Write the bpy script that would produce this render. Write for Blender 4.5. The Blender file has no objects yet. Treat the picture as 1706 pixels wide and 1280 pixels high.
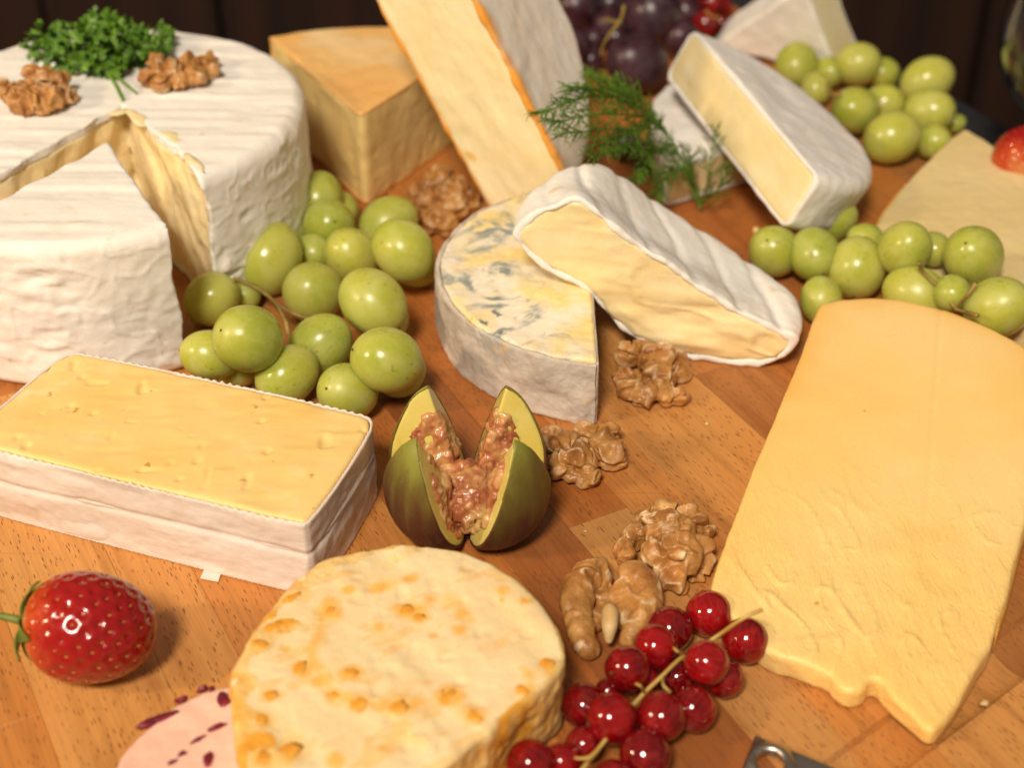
import bpy, math, random
import numpy as np
from mathutils import Matrix, Vector

# ------------------------------------------------------------------ camera, world, lamps, exposure
S = 0.01                                     # geometry below is written in centimetres
scn = bpy.context.scene
col = scn.collection
DEP, FPX, DIST = math.radians(35), 2520.0, 50.4
CAM = np.array([0, -DIST*math.cos(DEP), DIST*math.sin(DEP)])
FW = np.array([0, math.cos(DEP), -math.sin(DEP)]); RT = np.array([1., 0, 0]); UP = np.cross(RT, FW)
cd = bpy.data.cameras.new('camera'); cam = bpy.data.objects.new('camera', cd); col.objects.link(cam)
cam.location = Vector(CAM*S); cam.rotation_euler = (math.pi/2-DEP, 0, 0)
cd.sensor_width = 36; cd.lens = 36*FPX/1706; cd.clip_start = .01; cd.clip_end = 50
cd.dof.use_dof = True; cd.dof.focus_distance = .445; cd.dof.aperture_fstop = 9.5
scn.camera = cam
scn.view_settings.view_transform = 'Standard'; scn.view_settings.look = 'None'
scn.view_settings.gamma = 1; scn.view_settings.exposure = -.06
wd = bpy.data.worlds.new('World'); scn.world = wd; wd.use_nodes = True
bg = wd.node_tree.nodes['Background']; bg.inputs[0].default_value = (1, .82, .64, 1); bg.inputs[1].default_value = .20

def lamp(name, loc, target, size, power, color):
    l = bpy.data.lights.new(name, 'AREA'); l.shape = 'DISK'; l.size = size; l.energy = power; l.color = color
    o = bpy.data.objects.new(name, l); col.objects.link(o)
    o.location = loc; o.rotation_euler = (Vector(target)-Vector(loc)).to_track_quat('-Z', 'Y').to_euler()
    o['label'] = name.replace('_', ' '); return o
lamp('overhead_bounce_light', (-.42, -1.52, 1.92), (0, 0.05, 0), .50, 64, (1, .88, .715))
lamp('side_room_light', (-1.4, -.62, .92), (0, 0, 0), .16, 13, (1, .74, .46))

# ------------------------------------------------------------------ helpers
def P(px, py, z=0.):
    """point at height z (cm above the board) that the photograph shows at this pixel"""
    d = FW*FPX+RT*(px-853)+UP*(640-py)
    return CAM+d*((z-CAM[2])/d[2])
def pxcm(p): return FPX/((np.asarray(p)-CAM)@FW)
def nrm(v): v = np.asarray(v, float); return v/np.linalg.norm(v)

def lattice(ix, iy, iz, seed):
    h = (ix*374761393+iy*668265263+iz*2147483647+seed*974634777) & 0xffffffff
    h = ((h ^ (h >> 13))*1274126177) & 0xffffffff
    h = ((h ^ (h >> 15))*2246822519) & 0xffffffff
    return ((h ^ (h >> 16)) & 0xffff)/32767.5-1
def noise(p, s=1., seed=0):
    p = np.asarray(p, float)*s+seed*17.13; i = np.floor(p).astype(np.int64); f = p-i; u = f*f*f*(f*(f*6-15)+10)
    x, y, z = i[..., 0], i[..., 1], i[..., 2]; a, b, c = u[..., 0], u[..., 1], u[..., 2]
    def L(dx, dy, dz): return lattice(x+dx, y+dy, z+dz, seed)
    x00 = L(0,0,0)*(1-a)+L(1,0,0)*a; x10 = L(0,1,0)*(1-a)+L(1,1,0)*a
    x01 = L(0,0,1)*(1-a)+L(1,0,1)*a; x11 = L(0,1,1)*(1-a)+L(1,1,1)*a
    return (x00*(1-b)+x10*b)*(1-c)+(x01*(1-b)+x11*b)*c
def fbm(p, s=1., o=3, seed=0):
    return sum(noise(p, s*2**k, seed+k)*.5**k for k in range(o))

def nets(F, org, h):
    """surface nets: zero level of a sampled field -> vertices, quads"""
    ins = F < 0
    cnt = np.zeros(tuple(n-1 for n in F.shape), np.int8); sl = (slice(None, -1), slice(1, None))
    for a in (0, 1):
        for b in (0, 1):
            for c in (0, 1): cnt += ins[sl[a], sl[b], sl[c]]
    I = np.argwhere((cnt > 0) & (cnt < 8)); idx = -np.ones(cnt.shape, np.int64); idx[tuple(I.T)] = np.arange(len(I))
    acc = np.zeros((len(I), 3)); num = np.zeros(len(I))
    C = [(a, b, c) for a in (0, 1) for b in (0, 1) for c in (0, 1)]
    val = {k: F[I[:, 0]+k[0], I[:, 1]+k[1], I[:, 2]+k[2]] for k in C}
    for k in C:
        for ax in range(3):
            if k[ax]: continue
            k2 = list(k); k2[ax] = 1; k2 = tuple(k2); fa, fb = val[k], val[k2]; m = (fa < 0) != (fb < 0)
            t = np.where(m, fa/np.where(m, fa-fb, 1), 0); q = np.array(k, float)+np.zeros((len(I), 3)); q[:, ax] += t
            acc[m] += q[m]; num += m
    V = (I+acc/num[:, None])*h+org
    Q = []
    for ax in range(3):
        b, c = (ax+1) % 3, (ax+2) % 3
        A = np.take(ins, range(0, F.shape[ax]-1), ax); B = np.take(ins, range(1, F.shape[ax]), ax)
        for s in (True, False):
            E = np.argwhere((A == s) & (B == (not s)))
            E = E[(E[:, b] > 0) & (E[:, c] > 0) & (E[:, b] < F.shape[b]-1) & (E[:, c] < F.shape[c]-1)]
            def g(db, dc):
                e = E.copy(); e[:, b] -= db; e[:, c] -= dc; return idx[tuple(e.T)]
            q = np.stack([g(1, 1), g(0, 1), g(0, 0), g(1, 0)], 1)
            Q.append(q if s else q[:, ::-1])
    return V, np.concatenate(Q)
def solid(fn, lo, hi, h):
    lo = np.array(lo, float)-2*h; hi = np.array(hi, float)+2*h
    ax = [np.arange(lo[k], hi[k]+h, h) for k in range(3)]
    X, Y, Z = np.meshgrid(*ax, indexing='ij', sparse=True)
    F = fn(X, Y, Z); F = np.broadcast_to(F, tuple(len(a) for a in ax))
    return nets(np.ascontiguousarray(F, dtype=np.float64), lo, h)
def vnormals(V, Q):
    n = np.cross(V[Q[:, 2]]-V[Q[:, 0]], V[Q[:, 3]]-V[Q[:, 1]]); N = np.zeros_like(V)
    for k in range(4): np.add.at(N, Q[:, k], n)
    return N/np.maximum(np.linalg.norm(N, axis=1), 1e-9)[:, None]
def smax(a, b, k): return np.maximum(a, b)+np.maximum(k-np.abs(a-b), 0)**2/(4*k)
def smin(a, b, k): return -smax(-a, -b, k)
def poly2(X, Y, pts):
    pts = np.asarray(pts, float); d = None; s = 1
    n = len(pts); A = sum(pts[i][0]*pts[(i+1) % n][1]-pts[(i+1) % n][0]*pts[i][1] for i in range(n))
    inside = np.zeros(np.broadcast(X, Y).shape, bool)
    for i in range(n):
        a, b = pts[i], pts[(i+1) % n]; e = b-a; wx, wy = X-a[0], Y-a[1]
        t = np.clip((wx*e[0]+wy*e[1])/(e@e), 0, 1); dd = (wx-e[0]*t)**2+(wy-e[1]*t)**2
        d = dd if d is None else np.minimum(d, dd)
        cond = ((a[1] > Y) != (b[1] > Y)) & (X < (b[0]-a[0])*(Y-a[1])/((b[1]-a[1]) or 1e-9)+a[0]); inside ^= cond
    d = np.sqrt(d); return np.where(inside, -d, d)
def smooth_poly(pts, n=2):
    pts = [np.asarray(p, float) for p in pts]
    for _ in range(n):
        o = []
        for i, p in enumerate(pts):
            q = pts[(i+1) % len(pts)]; o += [p*.75+q*.25, p*.25+q*.75]
        pts = o
    return np.array(pts)
def cyl(X, Y, Z, R, h, r):
    a = np.sqrt(X*X+Y*Y)-R+r; b = np.abs(Z-h/2)-h/2+r
    return np.minimum(np.maximum(a, b), 0)+np.sqrt(np.maximum(a, 0)**2+np.maximum(b, 0)**2)-r
def prism(d2, Z, z0, z1, r):
    a = d2+r; b = np.abs(Z-(z0+z1)/2)-(z1-z0)/2+r
    return np.minimum(np.maximum(a, b), 0)+np.sqrt(np.maximum(a, 0)**2+np.maximum(b, 0)**2)-r

def thing(name, label=None, cat=None, loc=(0, 0, 0), axes=None, group=None):
    o = bpy.data.objects.new(name, None); col.objects.link(o); o.empty_display_size = .01
    m = Matrix.Identity(4)
    if axes is not None:
        for k in range(3):
            for r in range(3): m[r][k] = axes[k][r]
    m.translation = Vector(np.asarray(loc, float)*S); o.matrix_world = m; o['_loc'] = 0; del o['_loc']
    if label: o['label'] = label
    if cat: o['category'] = cat
    if group: o['group'] = group
    return o
def mesh(name, V, Fc, mat, smooth=True, attrs=None):
    me = bpy.data.meshes.new(name); V = np.asarray(V, float)*S
    if isinstance(Fc, np.ndarray):
        n, k = Fc.shape
        me.vertices.add(len(V)); me.vertices.foreach_set('co', V.ravel().astype(np.float32))
        me.loops.add(n*k); me.loops.foreach_set('vertex_index', Fc.ravel().astype(np.int32))
        me.polygons.add(n); me.polygons.foreach_set('loop_start', np.arange(0, n*k, k, dtype=np.int32))
        me.update(calc_edges=True); me.validate()
    else: me.from_pydata([tuple(v) for v in V], [], [tuple(int(i) for i in f) for f in Fc])
    me.polygons.foreach_set('use_smooth', np.full(len(me.polygons), smooth))
    for k, v in (attrs or {}).items():
        at = me.attributes.new(k, 'FLOAT', 'POINT'); at.data.foreach_set('value', np.asarray(v, np.float32))
    if mat: me.materials.append(mat)
    return me
def part(name, V, Fc, mat, parent, smooth=True, attrs=None, stuff=False, org=None):
    """geometry in the parent's frame (cm); org subtracts the parent's place when V is in world cm"""
    V = np.asarray(V, float)
    if org is not None: V = V-np.asarray(org, float)
    o = bpy.data.objects.new(name, mesh(name, V, Fc, mat, smooth, attrs)); col.objects.link(o); o.parent = parent
    if stuff: o['kind'] = 'stuff'
    return o
def inst(name, me, parent, loc, rot=(0, 0, 0), scale=(1, 1, 1)):
    o = bpy.data.objects.new(name, me); col.objects.link(o); o.parent = parent
    o.location = Vector(np.asarray(loc, float)*S); o.rotation_euler = rot; o.scale = scale; return o
def join(parts):
    Vs, Fs, n = [], [], 0
    for V, F in parts:
        Vs.append(np.asarray(V, float)); Fs += [tuple(i+n for i in f) for f in F]; n += len(V)
    return np.concatenate(Vs), Fs
def tube(pts, rad, k=6, caps=True):
    pts = np.asarray(pts, float); n = len(pts); rad = np.broadcast_to(np.asarray(rad, float), (n,)); V = []; F = []
    ref = np.array([.3, .2, .93])
    for i in range(n):
        t = nrm(pts[min(i+1, n-1)]-pts[max(i-1, 0)]); a = np.cross(t, ref); a = nrm(a if np.linalg.norm(a) > .05 else np.cross(t, [1, 0, 0])); b = np.cross(t, a)
        for j in range(k):
            g = 2*math.pi*j/k; V.append(pts[i]+rad[i]*(a*math.cos(g)+b*math.sin(g)))
    for i in range(n-1):
        for j in range(k): F.append((i*k+j, i*k+(j+1) % k, (i+1)*k+(j+1) % k, (i+1)*k+j))
    if caps: F += [tuple(range(k))[::-1], tuple((n-1)*k+j for j in range(k))]
    return V, F
def curve(pts, n=12):
    pts = np.asarray(pts, float); m = len(pts); o = []
    for i in range(m-1):
        p0, p1, p2, p3 = pts[max(i-1, 0)], pts[i], pts[i+1], pts[min(i+2, m-1)]
        for t in np.linspace(0, 1, n, endpoint=False):
            o.append(.5*((2*p1)+(-p0+p2)*t+(2*p0-5*p1+4*p2-p3)*t*t+(-p0+3*p1-3*p2+p3)*t**3))
    o.append(pts[-1]); return np.array(o)
def ball(nu=28, nv=18, rx=1., ry=1., rz=1.):
    V = [(0, 0, -rz)]; F = []
    for i in range(1, nv):
        t = math.pi*i/nv
        for j in range(nu): V.append((rx*math.sin(t)*math.cos(2*math.pi*j/nu), ry*math.sin(t)*math.sin(2*math.pi*j/nu), -rz*math.cos(t)))
    V.append((0, 0, rz)); e = len(V)-1
    for j in range(nu):
        F.append((0, 1+(j+1) % nu, 1+j)); F.append((e, e-nu+j, e-nu+(j+1) % nu))
        for i in range(nv-2): a = 1+i*nu; F.append((a+j, a+(j+1) % nu, a+nu+(j+1) % nu, a+nu+j))
    return np.array(V), F

# ------------------------------------------------------------------ materials
class M:
    def __init__(s, name):
        s.m = bpy.data.materials.new(name); s.m.use_nodes = True; s.t = s.m.node_tree; s.b = s.t.nodes['Principled BSDF']
        s.co = s.n('ShaderNodeTexCoord').outputs['Object']
    def n(s, ty, ins=None, **at):
        n = s.t.nodes.new(ty)
        for k, v in at.items(): setattr(n, k, v)
        for k, v in (ins or {}).items(): s.set(n.inputs[k], v)
        return n
    def set(s, i, v):
        if hasattr(v, 'is_output'): s.t.links.new(v, i)
        else:
            if i.type == 'RGBA' and len(v) == 3: v = (*v, 1)
            i.default_value = v
    def P(s, **k):
        for a, v in k.items(): s.set(s.b.inputs[a.replace('_', ' ')], v)
    def map(s, scale=(1, 1, 1), rot=(0, 0, 0), vec=None, loc=(0, 0, 0)):
        return s.n('ShaderNodeMapping', {'Vector': vec or s.co, 'Scale': scale, 'Rotation': rot, 'Location': loc}).outputs[0]
    def noise(s, scale, detail=4, rough=.55, vec=None, dist=0.):
        return s.n('ShaderNodeTexNoise', {'Vector': vec or s.co, 'Scale': scale, 'Detail': detail, 'Roughness': rough, 'Distortion': dist}).outputs['Fac']
    def voro(s, scale, vec=None, feature='F1', rand=1.):
        return s.n('ShaderNodeTexVoronoi', {'Vector': vec or s.co, 'Scale': scale, 'Randomness': rand}, feature=feature).outputs['Distance']
    def ramp(s, fac, stops, interp='LINEAR'):
        n = s.n('ShaderNodeValToRGB', {'Fac': fac}); r = n.color_ramp; r.interpolation = interp
        while len(r.elements) < len(stops): r.elements.new(.5)
        for e, (p, c) in zip(r.elements, stops): e.position = p; e.color = (c, c, c, 1) if isinstance(c, (int, float)) else (*c, 1)
        return n.outputs['Color']
    def mix(s, fac, a, b, mode='MIX'):
        n = s.n('ShaderNodeMix', data_type='RGBA', blend_type=mode)
        s.set(n.inputs[0], fac); s.set(n.inputs[6], a); s.set(n.inputs[7], b); return n.outputs[2]
    def math(s, op, a, b=0.):
        n = s.n('ShaderNodeMath', operation=op); s.set(n.inputs[0], a); s.set(n.inputs[1], b); return n.outputs[0]
    def attr(s, name): return s.n('ShaderNodeAttribute', attribute_name=name).outputs['Fac']
    def axis(s, k, vec=None): return s.n('ShaderNodeSeparateXYZ', {0: vec or s.co}).outputs[k]
    def bump(s, h, strength=.3, dist=.001, prev=None):
        ins = {'Height': h, 'Strength': strength, 'Distance': dist}
        if prev: ins['Normal'] = prev
        return s.n('ShaderNodeBump', ins).outputs[0]

def food(name, c1, c2, scale=60, rough=.5, bumps=(), sss=.15, rad=(1, .55, .25), rs=.004, spots=(), spec=.4, stretch=None, coat=0., lo=.35, hi=.65):
    """mottled food surface: two tones, spots [(noise scale, from, to, colour)], bumps [(scale, strength, metres, detail)]"""
    m = M(name); v = m.map(stretch) if stretch else m.co
    c = m.ramp(m.noise(scale, 5, .6, v), [(lo, c1), (hi, c2)])
    for (sc, a, b, cc) in spots: c = m.mix(m.ramp(m.noise(sc, 3, .55), [(a, 0), (b, 1)]), c, cc)
    n = None
    for (sc, st, d, de) in bumps: n = m.bump(m.noise(sc, de, .6, v), st, d, n)
    m.P(Base_Color=c, Roughness=rough, Subsurface_Weight=sss, Subsurface_Radius=rad, Subsurface_Scale=rs, Specular_IOR_Level=spec, Coat_Weight=coat, Coat_Roughness=.15)
    if n: m.P(Normal=n)
    return m.m

RIND = food('bloomy_rind', (.82, .77, .71), (.87, .84, .80), 45, .8,
            [(60, .28, .0016, 5), (380, .22, .0005, 4)], .15, spots=[(26, .62, .80, (.74, .62, .46)), (120, .66, .78, (.74, .60, .42))], spec=.25)
RIND_WARM = food('warm_bloomy_rind', (.74, .62, .54), (.82, .73, .66), 60, .75,
            [(90, .4, .0012, 5), (450, .35, .0005, 4)], .12, spots=[(50, .58, .74, (.66, .47, .31))], spec=.3, stretch=(.45, .45, 1))
PASTE_BRIE = food('runny_paste', (.87, .70, .35), (.90, .77, .46), 60, .28, [(110, .5, .0012, 5), (600, .2, .0003, 3)], .25, spots=[(60, .60, .74, (.90, .78, .50))], spec=.5)
PASTE_TORN = food('torn_paste', (.88, .69, .35), (.92, .78, .49), 28, .42, [(60, .35, .0020, 5), (700, .3, .0004, 4)], .2, spots=[(60, .58, .74, (.91, .80, .58))])
PASTE_BLOCK = food('holed_paste', (.88, .58, .19), (.90, .645, .265), 35, .42, [(90, .22, .0010, 4), (700, .15, .0002, 3)], .2, spots=[(45, .60, .74, (.91, .76, .43)), (150, .69, .73, (.62, .32, .06))], spec=.45, stretch=(1, 1, 1))
PASTE_PALE = food('pale_hard_paste', (.72, .56, .26), (.78, .62, .32), 30, .55, [(200, .2, .0005, 4)], .15)
PASTE_WASHED = food('washed_paste', (.92, .76, .42), (.93, .82, .54), 40, .42, [(120, .4, .0010, 5)], .2, spots=[(55, .66, .75, (.86, .56, .18))])
def washed():
    m = M('washed_rind')
    c = m.ramp(m.noise(35, 5), [(.40, (.82, .72, .62)), (.60, (.84, .78, .71))])
    c = m.mix(m.ramp(m.noise(55, 4), [(.60, 0), (.72, 1)]), c, (.82, .50, .16))
    edge = m.math('ADD', m.axis(1), m.math('MULTIPLY', m.math('SUBTRACT', m.noise(120, 3), .5), .006))
    c = m.mix(m.ramp(edge, [(.0012, 1), (.0036, 0)]), c, (.84, .36, .05))
    n = m.bump(m.noise(90, 6, .6, m.map((.4, 1, 1))), .6, .0018)
    m.P(Base_Color=c, Roughness=.7, Normal=n, Subsurface_Weight=.12, Subsurface_Scale=.003, Specular_IOR_Level=.3); return m.m
RIND_WASHED = washed()
RIND_ORANGE = food('orange_rind', (.83, .45, .14), (.87, .55, .22), 30, .45, [(60, .2, .0008, 4), (500, .2, .0003, 3)], .15, spots=[(22, .55, .75, (.88, .66, .36))], spec=.45)
PASTE_WEDGE = food('eyed_paste', (.84, .60, .23), (.88, .68, .31), 25, .45, [(120, .3, .0008, 4)], .2, spots=[(110, .66, .74, (.86, .68, .34))], stretch=(1, 1, .7))
def gouda():
    m = M('smooth_semi_hard_paste')
    c = m.ramp(m.noise(18, 4), [(.35, (.89, .60, .20)), (.65, (.91, .67, .29))])
    c = m.mix(m.ramp(m.noise(150, 2), [(.745, 0), (.77, .9)]), c, (.60, .34, .06))
    c = m.mix(m.math('MULTIPLY', m.attr('rim'), .8), c, (.86, .45, .09))
    y = m.axis(1)
    w = m.ramp(y, [(0, 1), (1, 0)])
    soft = m.n('ShaderNodeMapRange', {'Value': y, 'From Min': -.005, 'From Max': -.075, 'To Min': 0, 'To Max': 1}).outputs[0]
    fine = m.noise(420, 5, .65, m.map((1, .45, 1), (0, 0, .25), ), 1.2)
    big = m.noise(55, 4, .6, m.map((1.6, .35, 1), (0, 0, .3)), 1.0)
    n = m.bump(fine, m.math('MULTIPLY', soft, .7), .0007); n = m.bump(big, m.math('MULTIPLY', soft, .4), .0016, n); n = m.bump(m.noise(900, 2), .08, .0002, n)
    m.P(Base_Color=c, Roughness=m.ramp(m.noise(60, 4), [(.3, .20), (.7, .36)]), Normal=n, Subsurface_Weight=.22, Subsurface_Radius=(1, .55, .2), Subsurface_Scale=.005, Specular_IOR_Level=.5); return m.m
GOUDA = gouda()
GOUDA_RIND = food('thin_orange_rind', (.80, .36, .06), (.84, .46, .10), 60, .4, [(300, .2, .0004, 3)], .15)
def blue():
    m = M('blue_veined_paste')
    c = m.ramp(m.noise(45, 4), [(.42, (.85, .66, .28)), (.58, (.84, .76, .62))])
    w = m.noise(38, 5, .62, None, .9)
    band = m.math('ABSOLUTE', m.math('SUBTRACT', m.noise(30, 5, .6, m.map((1, 1, 1), loc=(3, 1, 2)), 1.2), .5))
    v = m.math('MULTIPLY', m.ramp(band, [(.012, 1), (.065, 0)]), m.ramp(w, [(.42, 0), (.60, 1)]))
    c = m.mix(m.math('MINIMUM', m.math('MULTIPLY', v, 1.1), 1.), c, (.24, .29, .28))
    c = m.mix(m.math('MULTIPLY', m.ramp(m.noise(210, 3), [(.58, 0), (.66, 1)]), m.ramp(w, [(.46, 0), (.60, .9)])), c, (.12, .17, .18))
    n = m.bump(m.noise(130, 5), .6, .0012); n = m.bump(m.noise(500, 4), .3, .0005, n)
    m.P(Base_Color=c, Roughness=.5, Normal=n, Subsurface_Weight=.18, Subsurface_Scale=.003); return m.m
BLUE = blue()
RIND_GREY = food('grey_natural_rind', (.50, .43, .37), (.68, .60, .53), 55, .8, [(140, .8, .0014, 6), (600, .4, .0004, 4)], .08,
                 spots=[(38, .57, .70, (.42, .42, .40)), (70, .62, .74, (.66, .48, .30)), (260, .70, .76, (.22, .20, .18))], spec=.25)
CREAM = food('cream_cheese', (.82, .62, .33), (.86, .69, .42), 40, .5, [(110, .45, .0014, 6), (700, .3, .0003, 3)], .2, spots=[(60, .58, .74, (.88, .60, .22)), (130, .66, .74, (.82, .46, .09))], spec=.35, stretch=(1.0, .8, 1))
def stain(m, cc):
    t = m.node_tree; b = t.nodes['Principled BSDF']; l = b.inputs['Base Color'].links[0].from_socket
    a = t.nodes.new('ShaderNodeAttribute'); a.attribute_name = 'stain'; x = t.nodes.new('ShaderNodeMix'); x.data_type = 'RGBA'
    f = t.nodes.new('ShaderNodeMath'); f.operation = 'MULTIPLY'; f.inputs[1].default_value = .9; t.links.new(a.outputs['Fac'], f.inputs[0]); t.links.new(f.outputs[0], x.inputs[0])
    t.links.new(l, x.inputs[6]); x.inputs[7].default_value = (*cc, 1); t.links.new(x.outputs[2], b.inputs['Base Color'])
stain(CREAM, (.84, .44, .08))
CREAM_SIDE = food('apricot_coat', (.82, .50, .14), (.88, .66, .33), 70, .45, [(140, .7, .0020, 6)], .2, spots=[(60, .48, .62, (.78, .36, .04))])
APRICOT = food('apricot', (.74, .29, .025), (.82, .42, .07), 120, .4, [(300, .5, .0008, 4)], .05, rs=.001)
PINK = food('cranberry_cream', (.80, .48, .37), (.83, .54, .43), 40, .5, [(90, .3, .0010, 4), (500, .2, .0003, 3)], .2, spots=[(30, .60, .8, (.78, .42, .33))])
CRANBERRY = food('dried_cranberry', (.09, .008, .02), (.26, .02, .035), 120, .35, [(300, .5, .0008, 4)], .15)

def wood():
    m = M('beech_stave'); r = m.n('ShaderNodeObjectInfo').outputs['Random']
    off = m.n('ShaderNodeCombineXYZ', {0: m.math('MULTIPLY', r, 3.1), 1: m.math('MULTIPLY', r, 7.7), 2: m.math('MULTIPLY', r, 5.3)}).outputs[0]
    v = m.n('ShaderNodeVectorMath', {0: m.co, 1: off}, operation='ADD').outputs[0]
    g = m.noise(1, 6, .62, m.map((9, 150, 150), vec=v), .3)
    fine = m.noise(1, 3, .5, m.map((40, 1100, 900), vec=v))
    base = m.ramp(r, [(0, (.50, .185, .042)), (.22, (.60, .285, .082)), (.42, (.38, .115, .025)), (.6, (.55, .225, .055)), (.8, (.28, .080, .018)), (1, (.61, .305, .096))])
    c = m.mix(1, base, m.ramp(g, [(.28, (.74, .66, .58)), (.5, (1, 1, 1)), (.75, (1.0, .93, .86))]), 'MULTIPLY')
    c = m.mix(.35, c, m.mix(1, c, m.ramp(fine, [(.35, .60), (.55, 1)]), 'MULTIPLY'))
    fl = m.voro(1, m.map((210, 1300, 900), vec=v)); mk = m.noise(1, 2, .5, m.map((18, 60, 40), vec=v))
    fleck = m.math('MULTIPLY', m.ramp(fl, [(.16, 1), (.27, 0)]), m.ramp(mk, [(.30, .15), (.52, .9)]))
    c = m.mix(fleck, c, (.17, .055, .018))
    sc = m.ramp(m.noise(1, 2, .5, m.map((700, 14, 14), (0, 0, .5), vec=v)), [(.73, 0), (.76, .15)])
    c = m.mix(sc, c, (.70, .48, .28))
    wp = m.n('ShaderNodeNewGeometry').outputs['Position']
    s2 = m.ramp(m.noise(1, 2, .5, m.map((22, 420, 10), (0, 0, 1.0), vec=wp)), [(.74, 0), (.78, .12)]); c = m.mix(s2, c, (.68, .45, .25))
    s3 = m.ramp(m.noise(1, 2, .5, m.map((14, 700, 10), (0, 0, .35), vec=wp)), [(.715, 0), (.74, .4)]); c = m.mix(s3, c, (.20, .075, .022))
    gr = m.noise(14, 5, .6, wp, .6); c = m.mix(m.ramp(gr, [(.52, 0), (.70, .55)]), c, m.mix(1., c, (.66, .58, .50), 'MULTIPLY'))
    n = m.bump(g, .15, .0006); n = m.bump(fleck, -.4, .0003, n); n = m.bump(m.noise(60, 3), .12, .0012, n)
    m.P(Base_Color=c, Roughness=m.ramp(m.noise(45, 5, .6, v), [(.3, .36), (.7, .58)]), Normal=n, Specular_IOR_Level=.4); return m.m
WOOD = wood()
WALL = food('dark_stained_wood', (.012, .0045, .002), (.030, .010, .0045), 5, .55, [(20, .3, .002, 4)], 0, stretch=(8, 8, .6))
CLOTH = food('dark_cloth', (.012, .014, .018), (.022, .024, .030), 300, .9, [(900, .5, .0005, 2)], 0)
FLOORM = food('dark_floor', (.02, .012, .008), (.03, .018, .012), 4, .6, [], 0)

def grape_mat(name, skin, deep, bloom, sw=.7, rough=.2, rs=.011):
    m = M(name); r = m.n('ShaderNodeObjectInfo').outputs['Random']
    off = m.n('ShaderNodeVectorMath', {0: m.co, 1: m.n('ShaderNodeCombineXYZ', {0: r, 1: r, 2: m.math('MULTIPLY', r, 3.)}).outputs[0]}, operation='ADD').outputs[0]
    c = m.ramp(m.math('ADD', m.noise(70, 4, .5, off), m.math('MULTIPLY', m.math('SUBTRACT', r, .5), .35)), [(.3, deep), (.7, skin)])
    vein = m.ramp(m.voro(140, m.map((1, 1, .4), vec=off), 'DISTANCE_TO_EDGE'), [(0, 1), (.09, 0)])
    c = m.mix(m.math('MULTIPLY', vein, .12), c, bloom)
    c = m.mix(m.ramp(m.noise(500, 2, .5, off), [(.66, 0), (.72, .6)]), c, (.22, .13, .03))
    fog = m.noise(110, 5, .65, off)
    c = m.mix(m.ramp(fog, [(.42, 0), (.75, .5)]), c, bloom)
    m.P(Base_Color=c, Roughness=m.ramp(fog, [(.35, rough), (.7, rough+.2)]), Subsurface_Weight=sw, Subsurface_Radius=(1, .9, .25), Subsurface_Scale=rs, Specular_IOR_Level=.5,
        Normal=m.bump(m.noise(260, 3), .05, .0004)); return m.m
GREEN = grape_mat('green_grape_skin', (.47, .47, .075), (.33, .38, .045), (.58, .58, .25))
DARK = grape_mat('dark_grape_skin', (.040, .006, .012), (.018, .005, .012), (.16, .10, .13), .15, .25, .003)
STEM = food('grape_stem', (.20, .13, .03), (.36, .26, .07), 200, .6, [(400, .5, .0006, 3)], .05, spots=[(160, .6, .72, (.16, .06, .02))])
def berry():
    m = M('red_currant_skin'); r = m.n('ShaderNodeObjectInfo').outputs['Random']
    c = m.ramp(m.math('ADD', m.noise(160, 3), m.math('MULTIPLY', m.math('SUBTRACT', r, .5), .4)), [(.3, (.13, .001, .003)), (.7, (.30, .004, .006))])
    st = m.voro(1, m.map((260, 260, 30)), 'DISTANCE_TO_EDGE'); c = m.mix(m.ramp(st, [(0, .16), (.06, 0)]), c, (.60, .10, .06))
    m.P(Base_Color=c, Roughness=.09, Subsurface_Weight=.45, Subsurface_Radius=(1, .12, .08), Subsurface_Scale=.006, Specular_IOR_Level=.55, Coat_Weight=.3, Coat_Roughness=.06); return m.m
CURRANT = berry()
CURRANT_STEM = food('currant_stem', (.45, .28, .06), (.58, .40, .12), 200, .5, [(400, .4, .0005, 3)], .2)
CALYX_DRY = food('dry_calyx', (.05, .025, .01), (.12, .06, .02), 300, .8, [], 0)
def straw():
    m = M('strawberry_skin'); x = m.axis(0)
    sh = m.math('ADD', x, m.math('MULTIPLY', m.math('SUBTRACT', m.noise(120, 3), .5), .012))
    c = m.ramp(m.n('ShaderNodeMapRange', {'Value': sh, 'From Min': -.018, 'From Max': .018}).outputs[0], [(.04, (.60, .28, .09)), (.15, (.50, .06, .010)), (.32, (.34, .007, .006)), (1, (.24, .003, .004))])
    m.P(Base_Color=c, Roughness=.2, Subsurface_Weight=.3, Subsurface_Radius=(1, .2, .1), Subsurface_Scale=.004, Specular_IOR_Level=.5, Coat_Weight=.4, Coat_Roughness=.08, Normal=m.bump(m.noise(500, 3), .12, .0004)); return m.m
STRAW = straw()
SEED = food('strawberry_seed', (.50, .17, .04), (.62, .30, .08), 300, .35, [], 0)
LEAF = food('calyx_green', (.10, .15, .02), (.20, .24, .04), 180, .5, [(300, .4, .0006, 3)], .1, spots=[(120, .62, .75, (.26, .20, .06))])
PARSLEY = food('parsley_green', (.055, .15, .010), (.15, .29, .028), 160, .45, [(500, .4, .0005, 3)], .08)
PARSLEY_STEM = food('parsley_stem', (.10, .22, .02), (.17, .30, .04), 160, .45, [], .1)
DILL = food('dill_green', (.05, .13, .008), (.11, .22, .018), 120, .5, [], .05)
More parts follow.
